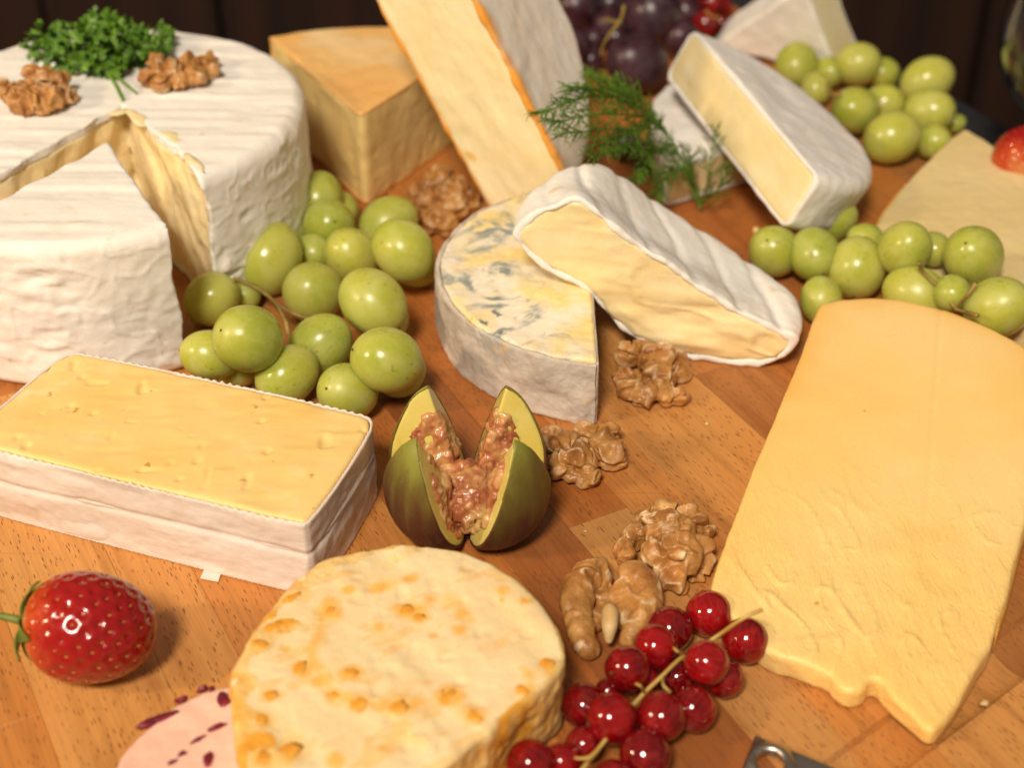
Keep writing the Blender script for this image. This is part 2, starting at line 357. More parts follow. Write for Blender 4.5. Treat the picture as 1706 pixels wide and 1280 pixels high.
def nut():
    m = M('walnut_skin')
    c = m.ramp(m.noise(110, 5, .6), [(.30, (.27, .105, .026)), (.5, (.45, .205, .056)), (.72, (.62, .34, .11))])
    c = m.mix(m.ramp(m.noise(420, 3), [(.58, 0), (.70, .5)]), c, (.30, .12, .035))
    c = m.mix(m.math('MULTIPLY', m.attr('pale'), m.ramp(m.noise(260, 3), [(.38, .3), (.55, 1)])), c, (.78, .60, .36))
    n = m.bump(m.noise(230, 5, .65), .6, .0014); n = m.bump(m.noise(700, 3), .3, .0004, n)
    m.P(Base_Color=c, Roughness=m.ramp(m.noise(90, 3), [(.35, .24), (.65, .42)]), Normal=n, Subsurface_Weight=.08, Subsurface_Scale=.002, Specular_IOR_Level=.5); return m.m
WALNUT = nut()
KERNEL = food('broken_kernel', (.62, .40, .16), (.76, .55, .28), 200, .5, [(400, .6, .0006, 4)], .2)
def figskin():
    m = M('fig_skin'); z = m.axis(2); a = m.noise(1, 4, .55, m.map((110, 110, 28)))
    f = m.math('ADD', m.n('ShaderNodeMapRange', {'Value': z, 'From Min': .0, 'From Max': .042}).outputs[0], m.math('MULTIPLY', m.math('SUBTRACT', a, .5), 1.1))
    c = m.ramp(f, [(.12, (.065, .016, .012)), (.40, (.095, .040, .014)), (.66, (.14, .105, .018)), (.95, (.23, .23, .032))])
    c = m.mix(m.ramp(m.noise(1, 3, .5, m.map((420, 420, 30))), [(.52, 0), (.72, .28)]), c, (.20, .16, .05))
    c = m.mix(m.ramp(m.noise(600, 2), [(.70, 0), (.76, .5)]), c, (.30, .24, .12))
    m.P(Base_Color=c, Roughness=.46, Normal=m.bump(m.noise(1, 3, .5, m.map((240, 240, 30))), .3, .0008), Specular_IOR_Level=.45, Subsurface_Weight=.05, Subsurface_Scale=.002); return m.m
FIGSKIN = figskin()
FIGFLESH = food('fig_flesh', (.64, .50, .10), (.72, .62, .20), 60, .32, [(200, .3, .0005, 4)], .3, rs=.003)
def figpulp():
    m = M('fig_pulp'); v = m.voro(330, None, 'F1')
    c = m.ramp(m.noise(90, 4), [(.28, (.26, .050, .024)), (.46, (.44, .16, .062)), (.62, (.64, .40, .16))])
    c = m.mix(m.ramp(v, [(.12, .55), (.30, 0)]), c, (.74, .46, .18))
    n = m.bump(v, -.8, .0010); n = m.bump(m.noise(300, 5), .5, .0010, n)
    m.P(Base_Color=c, Roughness=.3, Normal=n, Subsurface_Weight=.35, Subsurface_Radius=(1, .35, .2), Subsurface_Scale=.003, Coat_Weight=.3, Coat_Roughness=.1); return m.m
FIGPULP = figpulp()
def steel():
    m = M('brushed_steel'); m.P(Base_Color=(.50, .47, .43), Metallic=1., Roughness=m.ramp(m.noise(1, 3, .5, m.map((30, 900, 900))), [(.3, .26), (.7, .42)])); return m.m
STEEL = steel()
HANDLE = food('dark_handle', (.03, .018, .012), (.05, .03, .02), 60, .4, [], 0)
def glass():
    m = M('clear_glass'); m.P(Base_Color=(1, 1, 1), Roughness=0., IOR=1.5, Transmission_Weight=1.); return m.m
GLASS = glass()

# ------------------------------------------------------------------ the setting
ANG = math.radians(-62); E1 = np.array([math.cos(ANG), math.sin(ANG), 0]); E2 = np.array([math.cos(ANG+math.pi/2), math.sin(ANG+math.pi/2), 0]); E3 = np.array([0, 0, 1.])
def box(lo, hi):
    (a, b, c), (d, e, f) = lo, hi
    return [(a,b,c),(d,b,c),(d,e,c),(a,e,c),(a,b,f),(d,b,f),(d,e,f),(a,e,f)], [(0,3,2,1),(4,5,6,7),(0,1,5,4),(1,2,6,5),(2,3,7,6),(3,0,4,7)]
fl = thing('floor', loc=(0, 0, -78)); fl['kind'] = 'structure'
part('floor_slab', *box((-262, -200, -3), (262, 110, 0)), FLOORM, fl, False)
wl = thing('back_wall', loc=(0, 78, -78)); wl['kind'] = 'structure'
rnd = random.Random(4); x = -260.
while x < 260:
    w = rnd.uniform(9, 15); V, F = box((x+.25, -rnd.uniform(0, .5), 0), (x+w-.25, 2, 150)); part('plank', V, F, WALL, wl, False); x += w
part('backing', *box((-262, 2.05, 0), (262, 4, 150)), WALL, wl, False)
edge2 = float(P(1660, 255) @ E2)                        # the board's far long edge
tb = thing('table', 'dark cloth covered table under the wooden board', 'table', E2*0+np.array([0, 0, -2.6]), (E1, E2, E3))
V, F = box((-33, edge2-75, -3), (60, edge2+6.5, 0)); part('table_top', V, F, CLOTH, tb, False)
for sx in (-28, 52):
    for sy in (edge2-70, edge2-4):
        V, F = box((sx-2.5, sy-2.5, -75.4), (sx+2.5, sy+2.5, -3.0)); part('leg', V, F, WALL, tb, False)

board = thing('cutting_board', 'beech butcher block board glued from diagonal staves, carrying all the cheeses', 'cutting board', (0, 0, -2.6), (E1, E2, E3))
ga, gb = P(1447, 1272), P(1700, 1082)                    # juice groove, in the board's frame
ga2, gb2 = (ga@E1, ga@E2), (gb@E1, gb@E2); gk = (gb2[0]-ga2[0])/(gb2[1]-ga2[1]); g0 = ga2[0]-gk*ga2[1]
cuts = sorted({round(float(P(*q)@E2), 2) for q in ((1134, 817), (1030, 828), (1382, 1203), (331, 968), (167, 1152))})
bounds = [edge2]
y = edge2; rnd = random.Random(11)
tgt = cuts[::-1]
while y > edge2-58:
    w = rnd.uniform(1.9, 3.2); ny = y-w
    for t in tgt:
        if abs(ny-t) < 1.1 and y-t > 1.3: ny = t
    bounds.append(ny); y = ny
LEN0 = -27.5
for i in range(len(bounds)-1):
    y1, y0 = bounds[i]-.003, bounds[i+1]+.003; ym = (y0+y1)/2
    end = g0+gk*ym+4.6; x0 = LEN0+rnd.uniform(0, .02)
    segs = [x0]
    while segs[-1] < end-16: segs.append(segs[-1]+rnd.uniform(18, 48))
    if end-segs[-1] < 14: segs[-1] = end
    else: segs.append(end)
    for a, b in zip(segs[:-1], segs[1:]):
        a += .003; b -= .003; dz = rnd.uniform(-.006, .006); bv = .010
        gx = g0+gk*ym; xs = [a, a+bv]
        if a < gx+.9 and b > gx-.9: xs += [t for t in np.linspace(gx-.75, gx+.75, 15) if a+bv < t < b-bv]
        xs += [b-bv, b]; last = b == segs[-1]-.003 and abs(segs[-1]-end) < 1e-6
        V, F = [], []
        for k, xx in enumerate(xs):
            for (yy, zz) in ((y0, 0), (y0, 2.6-bv), (y0+bv, 2.6), (y1-bv, 2.6), (y1, 2.6-bv), (y1, 0)):
                t = abs(xx-gx)/.75; dep = .32*(1-t*t)**.5 if t < 1 and zz > 1 else 0
                e = bv if (k in (0, len(xs)-1) and zz > 2.59) else 0
                sh = gk*(yy-ym) if (dep or abs(xx-gx) < .76 or (last and k >= len(xs)-2)) else 0
                V.append((xx+sh-(a+b)/2, yy-ym, zz+(dz if zz > 1 else 0)-dep-e))
        for k in range(len(xs)-1):
            for j in range(6):
                jj = (j+1) % 6; F.append((k*6+j, k*6+jj, k*6+6+jj, k*6+6+j))
        F += [(5, 4, 3, 2, 1, 0), tuple((len(xs)-1)*6+j for j in range(6))]
        F = [f[::-1] for f in F]
        o = part('stave', V, F, WOOD, board, False); o.location = Vector(((a+b)/2*S, ym*S, 0))

# ------------------------------------------------------------------ cheeses
def shell(fnB, fnC, t, lo, hi, h, gap=-.05, proud=.012):
    """paste inside, rind outside, both ending at the cut fnC (>0 is cut away)"""
    paste = solid(lambda X, Y, Z: np.maximum(fnB(X, Y, Z)+t, fnC(X, Y, Z)), lo, hi, h)
    def rf(X, Y, Z):
        b = fnB(X, Y, Z); return np.maximum(np.maximum(b, -b-t+gap), fnC(X, Y, Z)-proud)
    return paste, solid(rf, lo, hi, h)
def disp(VQ, fn):
    V, Q = VQ; N = vnormals(V, Q); return V+N*fn(V, N)[:, None], Q
def halfp(X, Y, a, d, side):
    d = nrm(d); n = np.array([-d[1], d[0]])*side; return (X-a[0])*n[0]+(Y-a[1])*n[1]

# big white wheel, with the wedge cut out and pulled forward
WC = np.array([-15.07, 10.1]); WR, WH = 7.45, 5.54
ap = np.array([-14.26, 10.04])-WC; d1 = np.array([4.03, -5.9]); d2 = np.array([-2.94, -5.65])
def wrinkle(seed, H):
    def f(V, N):
        top = np.clip(N[:, 2], 0, 1)**3; side = 1-np.abs(N[:, 2])
        q = V*np.array([.22, 2.6, 1.]); q[:, 1] += .5*noise(V, .35, seed)
        ridge = noise(q*np.array([1, 1, 0]), 1., seed+1)
        qs = V*np.array([.9, .9, 1.7]); cr = 1-np.abs(fbm(qs, .8, 3, seed+3))*2
        return top*(.05*ridge+.02*fbm(V, 1.2, 3, seed+5))+side*(.10*cr*noise(V, .5, seed+9)+.018*fbm(V, 2.2, 3, seed+7)+.035*np.exp(-(noise(V*np.array([1, 1, 1.8])+.5*noise(V, .9, seed+13)[:, None], .9, seed+12)/.10)**2)-.03)
    return f
wh = thing('brie_round', 'tall white brie wheel with a wedge cut out, parsley and walnuts on top', 'cheese wheel', (*WC, 0))
def wB(X, Y, Z): return cyl(X, Y, Z, WR, WH, .55)
def tear(X, Y, Z): return .07*np.sin(1.6*X-1.1*Y+1.9*Z)+.05*np.sin(2.3*X+2.9*Y-2.6*Z)+.018*np.sin(6*X-5*Y+6*Z)
def wC(X, Y, Z): return -np.maximum(halfp(X, Y, ap, d1, 1), halfp(X, Y, ap, d2, -1))+tear(X, Y, Z)
pa, ri = shell(wB, wC, .26, (-WR, -WR, 0), (WR, WR, WH), .085)
torn = lambda sd, a=.055: (lambda V, N: (1-np.abs(N[:, 2]))*a*fbm(V*np.array([1, 1, .8]), 1.1, 4, sd)*1.6-.03)
part('paste', *disp(pa, torn(3)), PASTE_TORN, wh); part('rind', *disp(ri, wrinkle(1, WH)), RIND, wh)
for k, (a, b, rx, ry, an) in enumerate(((232, 198, 1.0, .30, -.95), (284, 228, .7, .30, -.8), (322, 268, .7, .2, -1.0), (196, 186, .35, .2, .9))):
    q = P(a, b, WH); V, F = ball(18, 12); V = V*(1+.4*noise(V, 1.4, 600+k)+.2*noise(V, 3, 620+k))[:, None]*np.array([rx, ry, .06]); o = part('torn_paste', V, F, PASTE_TORN, wh); o.location = Vector(((q[0]-WC[0])*S, (q[1]-WC[1])*S, (WH-.02)*S)); o.rotation_euler = (0, 0, an)
wo = np.array([-14.12, 6.9]); wcn = np.array([-14.93, 7.02])
wg = thing('brie_wedge', 'large white brie wedge pulled forward out of the big wheel', 'cheese wedge', (*wcn, 0))
wa = wo-wcn; w1 = np.array([3.10, -5.91]); w2 = np.array([-2.61, -4.21])
def gC(X, Y, Z): return np.maximum(halfp(X, Y, wa, w1, 1), halfp(X, Y, wa, w2, -1))+.7*tear(X, Y, Z)
pa, ri = shell(lambda X, Y, Z: cyl(X, Y, Z, WR, WH-.05, .5), gC, .26, (-6, -WR, 0), (5, .2, WH), .08)
part('paste', *disp(pa, torn(8, .05)), PASTE_TORN, wg); part('rind', *disp(ri, wrinkle(21, WH)), RIND, wg)

# tall yellow wedge with orange rind
oa = P(600, 192, 4.0)[:2]; oL = np.radians(119.7); oR = np.radians(60)
og = thing('hard_cheese_wedge', 'tall yellow hard cheese wedge with smooth orange rind on top', 'cheese wedge', (*oa, 0))
oc = np.array([math.cos(math.radians(90)), math.sin(math.radians(90))])
def oB(X, Y, Z): return prism(np.maximum(np.sqrt(X*X+(Y)**2)-9.3, -Y-3), Z, 0, 4.0, .35)
def oC(X, Y, Z): return smax(halfp(X, Y, (0, 0), (math.cos(oL), math.sin(oL)), 1), halfp(X, Y, (0, 0), (math.cos(oR), math.sin(oR)), -1), .5)+0*Z
pa, ri = shell(oB, oC, .14, (-5.5, -.3, 0), (5.5, 9.5, 4), .08)
part('paste', *disp(pa, lambda V, N: .05*fbm(V, .8, 3, 5)-.10*np.clip(noise(V, 2.4, 9)-.6, 0, 1)*1.5*(1-np.abs(N[:, 2]))), PASTE_WEDGE, og)
part('rind', *disp(ri, lambda V, N: .03*fbm(V, .9, 3, 6)), RIND_ORANGE, og)

def half_round(name, label, a, u, v, w, L, T, asp, rindm, pastem, t, seed, rr, rdisp, pdisp):
    """half of a flat round cheese: cut face at y=0, round side towards +y"""
    o = np.asarray(a)+np.asarray(u)*L/2
    th = thing(name, label, 'cheese', o, (-np.asarray(u), np.asarray(w), np.asarray(v)))
    B = lambda X, Y, Z: cyl(X, Y/asp, Z, L/2, T, rr); C = lambda X, Y, Z: -Y+0*X+0*Z
    pa, ri = shell(B, C, t, (-L/2, -.1, 0), (L/2, asp*L/2, T), .075)
    part('paste', *disp(pa, pdisp), pastem, th); part('rind', *disp(ri, rdisp), rindm, th); return th
def ortho(u, v):
    u = nrm(u); v = np.asarray(v, float); v = nrm(v-u*(u@v)); return u, v, np.cross(u, v)
u, v, w = ortho((-.449, .112, .886), (.795, -.403, .454))
def jag(V, N): return .04*fbm(V, 1., 3, 31)+.10*np.clip(1-np.abs(V[:, 1])/.5, 0, 1)*fbm(V*np.array([1, .2, .2]), 1.1, 2, 33)
half_round('washed_rind_half', 'half round of yellow cheese with orange edged white rind, leaning on the hard wedge', np.array((-1.18, 11.61, .8))-.75*u, u, v, w, 11.0, 4.05, .98, RIND_WASHED, PASTE_WASHED, .16, 3, .5, jag, lambda V, N: .05*fbm(V*np.array([.5, 1, 1.5]), 1., 3, 35)+.02)
u, v, w = ortho((-.304, .947, .105), (.442, .043, .896))
half_round('camembert_half', 'white half camembert tilted on another cheese beside the dill', np.array((9.72, 7.75, 1.91))-.7*u, u, v, w, 11.7, 2.4, .93, RIND, PASTE_BRIE, .17, 5, .5,
           lambda V, N: .05*fbm(V, .7, 3, 41)+.012*fbm(V, 4, 2, 43), lambda V, N: .035*fbm(V*np.array([.5, 1, 1.2]), .8, 3, 45))

# soft camembert half draped over the blue cheese
c0, c1 = P(845, 388, 4.4), P(1347, 562, 1.4)
cs = c1-c0; cs[2] = 0; CL = np.linalg.norm(cs); cs /= CL; cdv = np.array([-cs[1], cs[0], 0])
def onplane(px, py):
    d = FW*FPX+RT*(px-853)+UP*(640-py); t = ((c0-CAM)@cdv)/(d@cdv); q = CAM+t*d-c0; return q@cs, q[2]+c0[2]
tp = np.array([onplane(*q) for q in ((845, 383), (890, 352), (960, 322), (1000, 352), (1050, 396), (1100, 425), (1150, 462), (1225, 512), (1300, 548), (1347, 560))])
bt = np.array([onplane(*q) for q in ((845, 392), (870, 420), (905, 448), (985, 488), (1012, 530), (1050, 562), (1120, 592), (1180, 606), (1235, 620), (1300, 600), (1347, 568))])
cz = lambda s, T: np.interp(s, T[:, 0], T[:, 1])
cm = thing('camembert_slab', 'soft oozing camembert half draped from the blue cheese down to the board', 'cheese', (c0[0], c0[1], 0), (cs, cdv, np.array([0, 0, 1.])))
zshift = max(0, -(bt[:, 1].min()))+.02
def smooth1(T, n=160, k=9):
    s = np.linspace(-1, CL+1, n); z = cz(s, T); z = np.convolve(np.pad(z, k//2, mode='edge'), np.ones(k)/k, 'valid'); return np.stack([s, z], 1)
tps, bts = smooth1(tp), smooth1(bt)
def camem(X, Y, Z, off):
    zt = np.interp(X, tps[:, 0], tps[:, 1]); zb = np.maximum(np.interp(X, bts[:, 0], bts[:, 1]), 2.5*np.clip((3.6-X)/1.2, 0, 1)+.03)
    mid = np.interp(X, tps[:, 0], np.convolve(np.pad((tps[:, 1]+bts[:, 1])/2, 12, mode='edge'), np.ones(25)/25, 'valid'))
    k = np.clip(Y/2.5, 0, 1); k = k*k*(3-2*k)
    zt = zt*(1-k)+(np.maximum(mid, .9)+.85+.25*np.exp(-((X-2.6)/2.0)**2))*k; zb = zb*(1-k)+np.maximum(mid-1.0, 2.5*np.clip((3.6+.25*Y-X)/1.2, 0, 1)+.03)*k
    disc = (np.sqrt(((X-CL/2)/(CL/2+.05))**2+(np.maximum(Y, 0)/(5.4))**2)-1)*4.6
    return smax(smax(Z-zt, zb-Z, .35), disc, .9)+off
pa, ri = shell(lambda X, Y, Z: camem(X, Y, Z, 0), lambda X, Y, Z: -Y+0*X+0*Z, .22, (-.5, -.1, 0), (CL+.5, 5.6, 6.6), .07, proud=.03)
def cridge(V, N):
    t = V[:, 0]+.35*V[:, 1]+.3*noise(V, .5, 51); g = np.exp(-((t/1.55-np.round(t/1.55))*1.55/.22)**2)
    return np.clip(N[:, 2], 0, 1)*(-.11*g)+.03*fbm(V, .9, 3, 52)+.012*fbm(V, 4, 2, 54)+.05*np.clip(1-V[:, 1]/.3, 0, 1)*noise(V, 2.5, 55)
def ooze(V, N):
    f = np.clip(-N[:, 1], 0, 1); z = V[:, 2]-np.interp(V[:, 0], bts[:, 0], bts[:, 1])
    sag = .14*np.exp(-((z-.75)/.55)**2)*(.6+.6*noise(V*np.array([1, 0, 0]), .45, 61))
    return f*(sag+.09*fbm(V*np.array([.45, 1, 1.4]), .8, 3, 62)+.10*np.exp(-(noise(V*np.array([.5, 1, 1.6]), .9, 66)/.10)**2)*np.clip(V[:, 0]/CL, 0, 1))
part('paste', *disp(pa, ooze), PASTE_BRIE, cm); part('rind', *disp(ri, cridge), RIND, cm)

# blue cheese
bc = np.array([3.6, 3.72]); BH = 2.45
bl = thing('blue_cheese', 'round blue cheese piece with grey rind side and blue veined top', 'cheese', (*bc, 0))
bcut = lambda X, Y, Z: X+.95+0*Y+0*Z
pa = solid(lambda X, Y, Z: np.maximum(prism(np.sqrt(X*X+Y*Y)-6.05, Z, 0.02, BH, .10), bcut(X, Y, Z)), (-6.3, -6.3, 0), (-.6, 6.3, BH+.3), .07)
def bring(X, Y, Z):
    r = np.sqrt(X*X+Y*Y); b = prism(r-6.22, Z, 0, BH-.03, .12); return np.maximum(np.maximum(b, 6.07-r), bcut(X, Y, Z)-.01)
ri = solid(bring, (-6.3, -6.3, 0), (-.6, 6.3, BH+.3), .06)
part('paste', *disp(pa, lambda V, N: np.clip(N[:, 2], 0, 1)*(.05*fbm(V, .8, 4, 71)-.12*np.clip(noise(V, 1.6, 74)-.45, 0, 1))+.02*fbm(V, 3, 2, 75)), BLUE, bl)
part('rind', *disp(ri, lambda V, N: .07*fbm(V, .9, 4, 72)-.06*np.clip(noise(V, 3., 76)-.5, 0, 1)), RIND_GREY, bl)
cf = solid(lambda X, Y, Z: prism(np.maximum(np.abs(X+.93)-.05, np.abs(Y)-6.0), Z, .03, BH-.06, .02), (-1.2, -6.1, 0), (-.7, 6.1, BH), .05)
part('cut_rind', *disp(cf, lambda V, N: .01*fbm(V, 2, 2, 77)), RIND_GREY, bl)

# brick cheese with crimped white rind
KH = 2.62
kp = [P(*q, KH)[:2] for q in ((502, 872), (250, 812), (0, 750), (-42, 738), (-50, 712), (0, 682), (60, 628), (108, 592), (135, 588), (380, 640), (600, 690), (618, 700), (614, 720), (565, 800), (515, 866))]
ko = np.mean(kp, 0); kp = [p-ko for p in kp]
ks = smooth_poly(kp, 1)
bk = thing('brick_cheese', 'rectangular yellow cheese block with crimped pale rind beside the strawberry', 'cheese', (*ko, 0))
klo, khi = np.min(ks, 0)-.3, np.max(ks, 0)+.3
kx = nrm(np.array(kp[0])-np.array(kp[2]))
pa = solid(lambda X, Y, Z: prism(poly2(X, Y, ks)+.03, Z, .05, KH+.02, .10), (*klo, 0), (*khi, KH+.2), .07)
def kr(X, Y, Z):
    d = poly2(X, Y, ks); al = X*kx[0]+Y*kx[1]
    tooth = (.02+.018*np.sin(al*1.7+1)+.012*np.sin(al*4.3))*np.sin(al*2*math.pi/.27+.8*np.sin(al*.9)); bev = .14*np.clip(1-(Z)/.6, 0, 1)**2
    b = np.maximum(np.maximum(d-.09, Z-KH+.01-tooth), -Z); return np.maximum(b, -d-.01)
ri = solid(kr, (*klo, 0), (*khi, KH+.2), .05)
def kd(V, N):
    s = 1-np.abs(N[:, 2]); z = V[:, 2]-1.55-.15*noise(V, .3, 80)
    return s*(-.06*np.exp(-(z/.10)**2)+.03*np.exp(-((z+.5)/.4)**2)+.075*fbm(V*np.array([.5, .5, 1.2]), .7, 3, 81)+.012*fbm(V, 3, 2, 82))*np.clip((KH-V[:, 2])/.3, 0, 1)
def kt(V, N):
    return np.clip(N[:, 2], 0, 1)*(.03*fbm(V, .6, 3, 83)-.06*np.clip(noise(V*np.array([.8, 1.2, 1]), 1.5, 84)-.5, 0, 1)-.35*np.clip(noise(V, 2.6, 85)-.74, 0, 1)+.02*noise(V*np.array([.5, 2, 1]), 2, 86))
part('paste', *disp(pa, kt), PASTE_BLOCK, bk); part('rind', *disp(ri, kd), RIND_WARM, bk)
q0 = P(338, 962)-np.array([*ko, 0]); q1 = P(366, 969)-np.array([*ko, 0]); dn = np.array([-.05, -.10, 0])
part('paper_scrap', [q0+[0, .3, .03], q1+[0, .3, .03], q1+dn*.6+[0, 0, .02], q0+dn+[0, 0, .03], q0+[0, .3, .05], q1+[0, .3, .05], q1+dn*.6+[0, 0, .045], q0+dn+[0, 0, .055]], [(0,3,2,1),(4,5,6,7),(0,1,5,4),(1,2,6,5),(2,3,7,6),(3,0,4,7)], RIND_WARM, bk, False)

# big smooth slab at the right
def gz(py): return np.interp(py, (490, 1220), (2.3, .6))
gpx = [(1372, 499), (1478, 492), (1560, 508), (1640, 535), (1725, 580), (1765, 640), (1750, 760), (1712, 860), (1668, 1040), (1610, 1150), (1566, 1216), (1546, 1220), (1520, 1192), (1486, 1160), (1466, 1130), (1450, 1128), (1442, 1146), (1416, 1150), (1394, 1136), (1384, 1116), (1340, 1100), (1284, 1086), (1230, 1030), (1184, 985), (1186, 958), (1230, 835), (1290, 690), (1340, 575), (1358, 520)]
gp = np.array([P(a, b, gz(b))[:2] for a, b in gpx]); go = np.array([13.2, -4.2])
gp = smooth_poly(gp-go, 1)
gd = thing('semi_hard_slab', 'broad smooth yellow cheese slab with melted wrinkled lower end', 'cheese', (*go, 0))
glo, ghi = gp.min(0)-.3, gp.max(0)+.3
ytop, ybot = P(1478, 492, 2.3)[1]-go[1], P(1550, 1218, .6)[1]-go[1]
def gtop(Y): return np.interp(Y, (ybot, ytop), (.6, 2.3))
def gB(X, Y, Z): return smax(smax(poly2(X, Y, gp), Z-gtop(Y), .2), .02-Z, .15)
pa = solid(gB, (*glo, 0), (*ghi, 2.6), .075)
def gdis(V, N):
    k = np.clip((-1.5-V[:, 1])/5.5, 0, 1); up = np.clip(N[:, 2], 0, 1)
    q = np.stack([V[:, 0]*.95+V[:, 1]*.28, V[:, 1]*.22-V[:, 0]*.1, 0*V[:, 0]], 1); rg = 1-np.abs(fbm(q, 1.5, 2, 91))*2.2
    line = np.exp(-((V[:, 0]+.40-.26*(V[:, 1]))/.06)**2)*np.clip((V[:, 1]+7)/3, 0, 1)
    return up*(k*(.085*np.exp(-(fbm(q, 1.5, 2, 91)/.06)**2)*np.clip(noise(V, .5, 94)+.5, 0, 1)+.035*fbm(V, .9, 2, 92))-.02*line+.02*fbm(V, .4, 2, 93))+(1-up)*.03*fbm(V, 1.2, 3, 95)
GV, GQ = disp(pa, gdis); gdd = poly2(GV[:, 0], GV[:, 1], gp)
part('paste', GV, GQ, GOUDA, gd, attrs={'rim': np.clip(np.exp(gdd/.55)*np.clip((GV[:, 1]+4)/6, .25, 1)*(1+.5*noise(GV, 1.2, 97)), 0, 1)})
def grind(X, Y, Z):
    d = poly2(X, Y, gp); b = smax(smax(d-.05, Z-gtop(Y)+.03, .35), .02-Z, .2)
    keep = np.minimum((ytop-1.3)-Y+0*X, -(X-2.0-.30*(Y))+0*Y)     # far rim or right rim
    return np.maximum(np.maximum(b, -d-.10), keep+0*Z)
ri = solid(grind, (*glo, 0), (*ghi, 2.6), .06)
part('rind', *ri, GOUDA_RIND, gd)

# pale slab behind the right hand grapes
pz = 1.2
pp = np.array([P(a, b, pz)[:2] for a, b in ((1452, 392), (1478, 338), (1540, 272), (1600, 214), (1618, 216), (1706, 276), (1800, 345), (1845, 420), (1820, 560), (1700, 560), (1520, 450))]); po = pp.mean(0)
pp = smooth_poly(pp-po, 1); pl = thing('pale_slab', 'pale yellow hard cheese slab behind the green grapes at the board edge', 'cheese', (*po, 0))
plo, phi = pp.min(0)-.2, pp.max(0)+.2
pa = solid(lambda X, Y, Z: prism(poly2(X, Y, pp), Z, 0, pz, .12), (*plo, 0), (*phi, pz+.1), .09)
part('paste', *disp(pa, lambda V, N: .03*fbm(V, .6, 3, 101)+.01*fbm(V, 3, 2, 102)), PASTE_PALE, pl)
ri = solid(lambda X, Y, Z: np.maximum(np.maximum(np.maximum(poly2(X, Y, pp)-.05, -poly2(X, Y, pp)-.03), np.abs(Z-.56)-.54), np.minimum(X+2.3+.0*Y, 9)+0*Z), (*plo, 0), (*phi, pz+.1), .06)
part('rind', *ri, GOUDA_RIND, pl)

# flat white wedge that carries the tilted camembert
uz = 1.75
up_ = np.array([P(a, b, uz)[:2] for a, b in ((1078, 172), (1118, 128), (1200, 150), (1285, 225), (1222, 290), (1165, 330), (1128, 318), (1095, 250))]); uo = up_.mean(0); up_ = smooth_poly(up_-uo, 1)
uw = thing('flat_brie_piece', 'flat white brie piece lying under the tilted camembert half', 'cheese', (*uo, 0)); ulo, uhi = up_.min(0)-.2, up_.max(0)+.2
pa, ri = shell(lambda X, Y, Z: prism(poly2(X, Y, up_), Z, 0, uz, .3), lambda X, Y, Z: (-Y-1.9)+.6*X+0*Z, .15, (*ulo, 0), (*uhi, uz), .07)
part('paste', *pa, PASTE_BRIE, uw); part('rind', *disp(ri, lambda V, N: .05*fbm(V, .9, 3, 111)), RIND, uw)

# brie wedge standing at the far edge
t0, t1, t2 = P(1180, 80, .25), P(1410, 128, .25), P(1345, -22, 4.6)
ex = nrm(t1-t0); nz = nrm(np.cross(ex, t2-t0)); ey = np.cross(nz, ex); TL = np.linalg.norm(t1-t0); t2l = np.array([(t2-t0)@ex, (t2-t0)@ey])
bw = thing('standing_brie_wedge', 'brie wedge propped on edge behind the green grapes, yellow cut side showing', 'cheese wedge', t0, (ex, ey, nz))
tri = np.array([(0, 0), (TL, 0), t2l+[.25, 0], t2l-[.35, .1]])
wB2 = lambda X, Y, Z: prism(poly2(X, Y, tri), Z, -2.6, 0, .15)
wC2 = lambda X, Y, Z: ((X-TL)*(t2l[1])-(Y)*(t2l[0]+.25-TL))/np.hypot(t2l[1], t2l[0]+.25-TL)+.40+0*Z
pa, ri = shell(wB2, wC2, .15, (-.2, -.2, -2.7), (TL+.2, t2l[1]+.2, .1), .08)
part('paste', *pa, PASTE_WASHED, bw); part('rind', *disp(ri, lambda V, N: .05*fbm(V, .8, 3, 115)), RIND, bw)

# cranberry slice, then the apricot slice lying partly on it
cz0 = 1.15
cp = np.array([P(a, b, cz0)[:2] for a, b in ((180, 1290), (228, 1222), (300, 1168), (378, 1136), (470, 1150), (560, 1230), (560, 1400), (380, 1470), (200, 1420))]); co = cp.mean(0); cp = smooth_poly(cp-co, 2)
cr = thing('cranberry_cheese', 'pink cream cheese slice with dark cranberries, partly under the apricot slice', 'cheese', (*co, 0)); clo, chi = cp.min(0)-.2, cp.max(0)+.2
pa = solid(lambda X, Y, Z: prism(poly2(X, Y, cp), Z, 0, cz0, .15), (*clo, 0), (*chi, cz0+.1), .07)
part('paste', *disp(pa, lambda V, N: .05*fbm(V, .8, 3, 121)+.02*fbm(V, 3, 2, 122)), PINK, cr)
def lump(seed, rx, ry, rz, nu=14, nv=9):
    V, F = ball(nu, nv); V = V*(1+.45*noise(V, 1.3, seed)+.25*noise(V, 2.6, seed+1))[:, None]; return V*np.array([rx, ry, rz]), F
rnd = random.Random(3)
for k, (a, b, rx, ry, an) in enumerate(((268, 1196, .48, .15, .45), (242, 1208, .2, .1, .3), (302, 1166, .16, .09, .5), (372, 1168, .18, .24, 0), (352, 1150, .09, .08, 0), (345, 1268, .14, .2, 0), (338, 1148, .15, .07, .5), (362, 1212, .22, .06, .55), (330, 1234, .2, .05, .6), (305, 1258, .2, .045, .6), (288, 1272, .16, .04, .6), (420, 1300, .2, .15, 0), (290, 1330, .2, .12, .4))):
    p = P(a, b, cz0)-np.array([*co, 0]); V, F = lump(130+k, rx, ry, .10); o = part('cranberry', V, F, CRANBERRY, cr); o.location = Vector((p[0]*S, p[1]*S, (cz0-.02)*S)); o.rotation_euler = (0, 0, an)
az = 2.35; TILT = .10
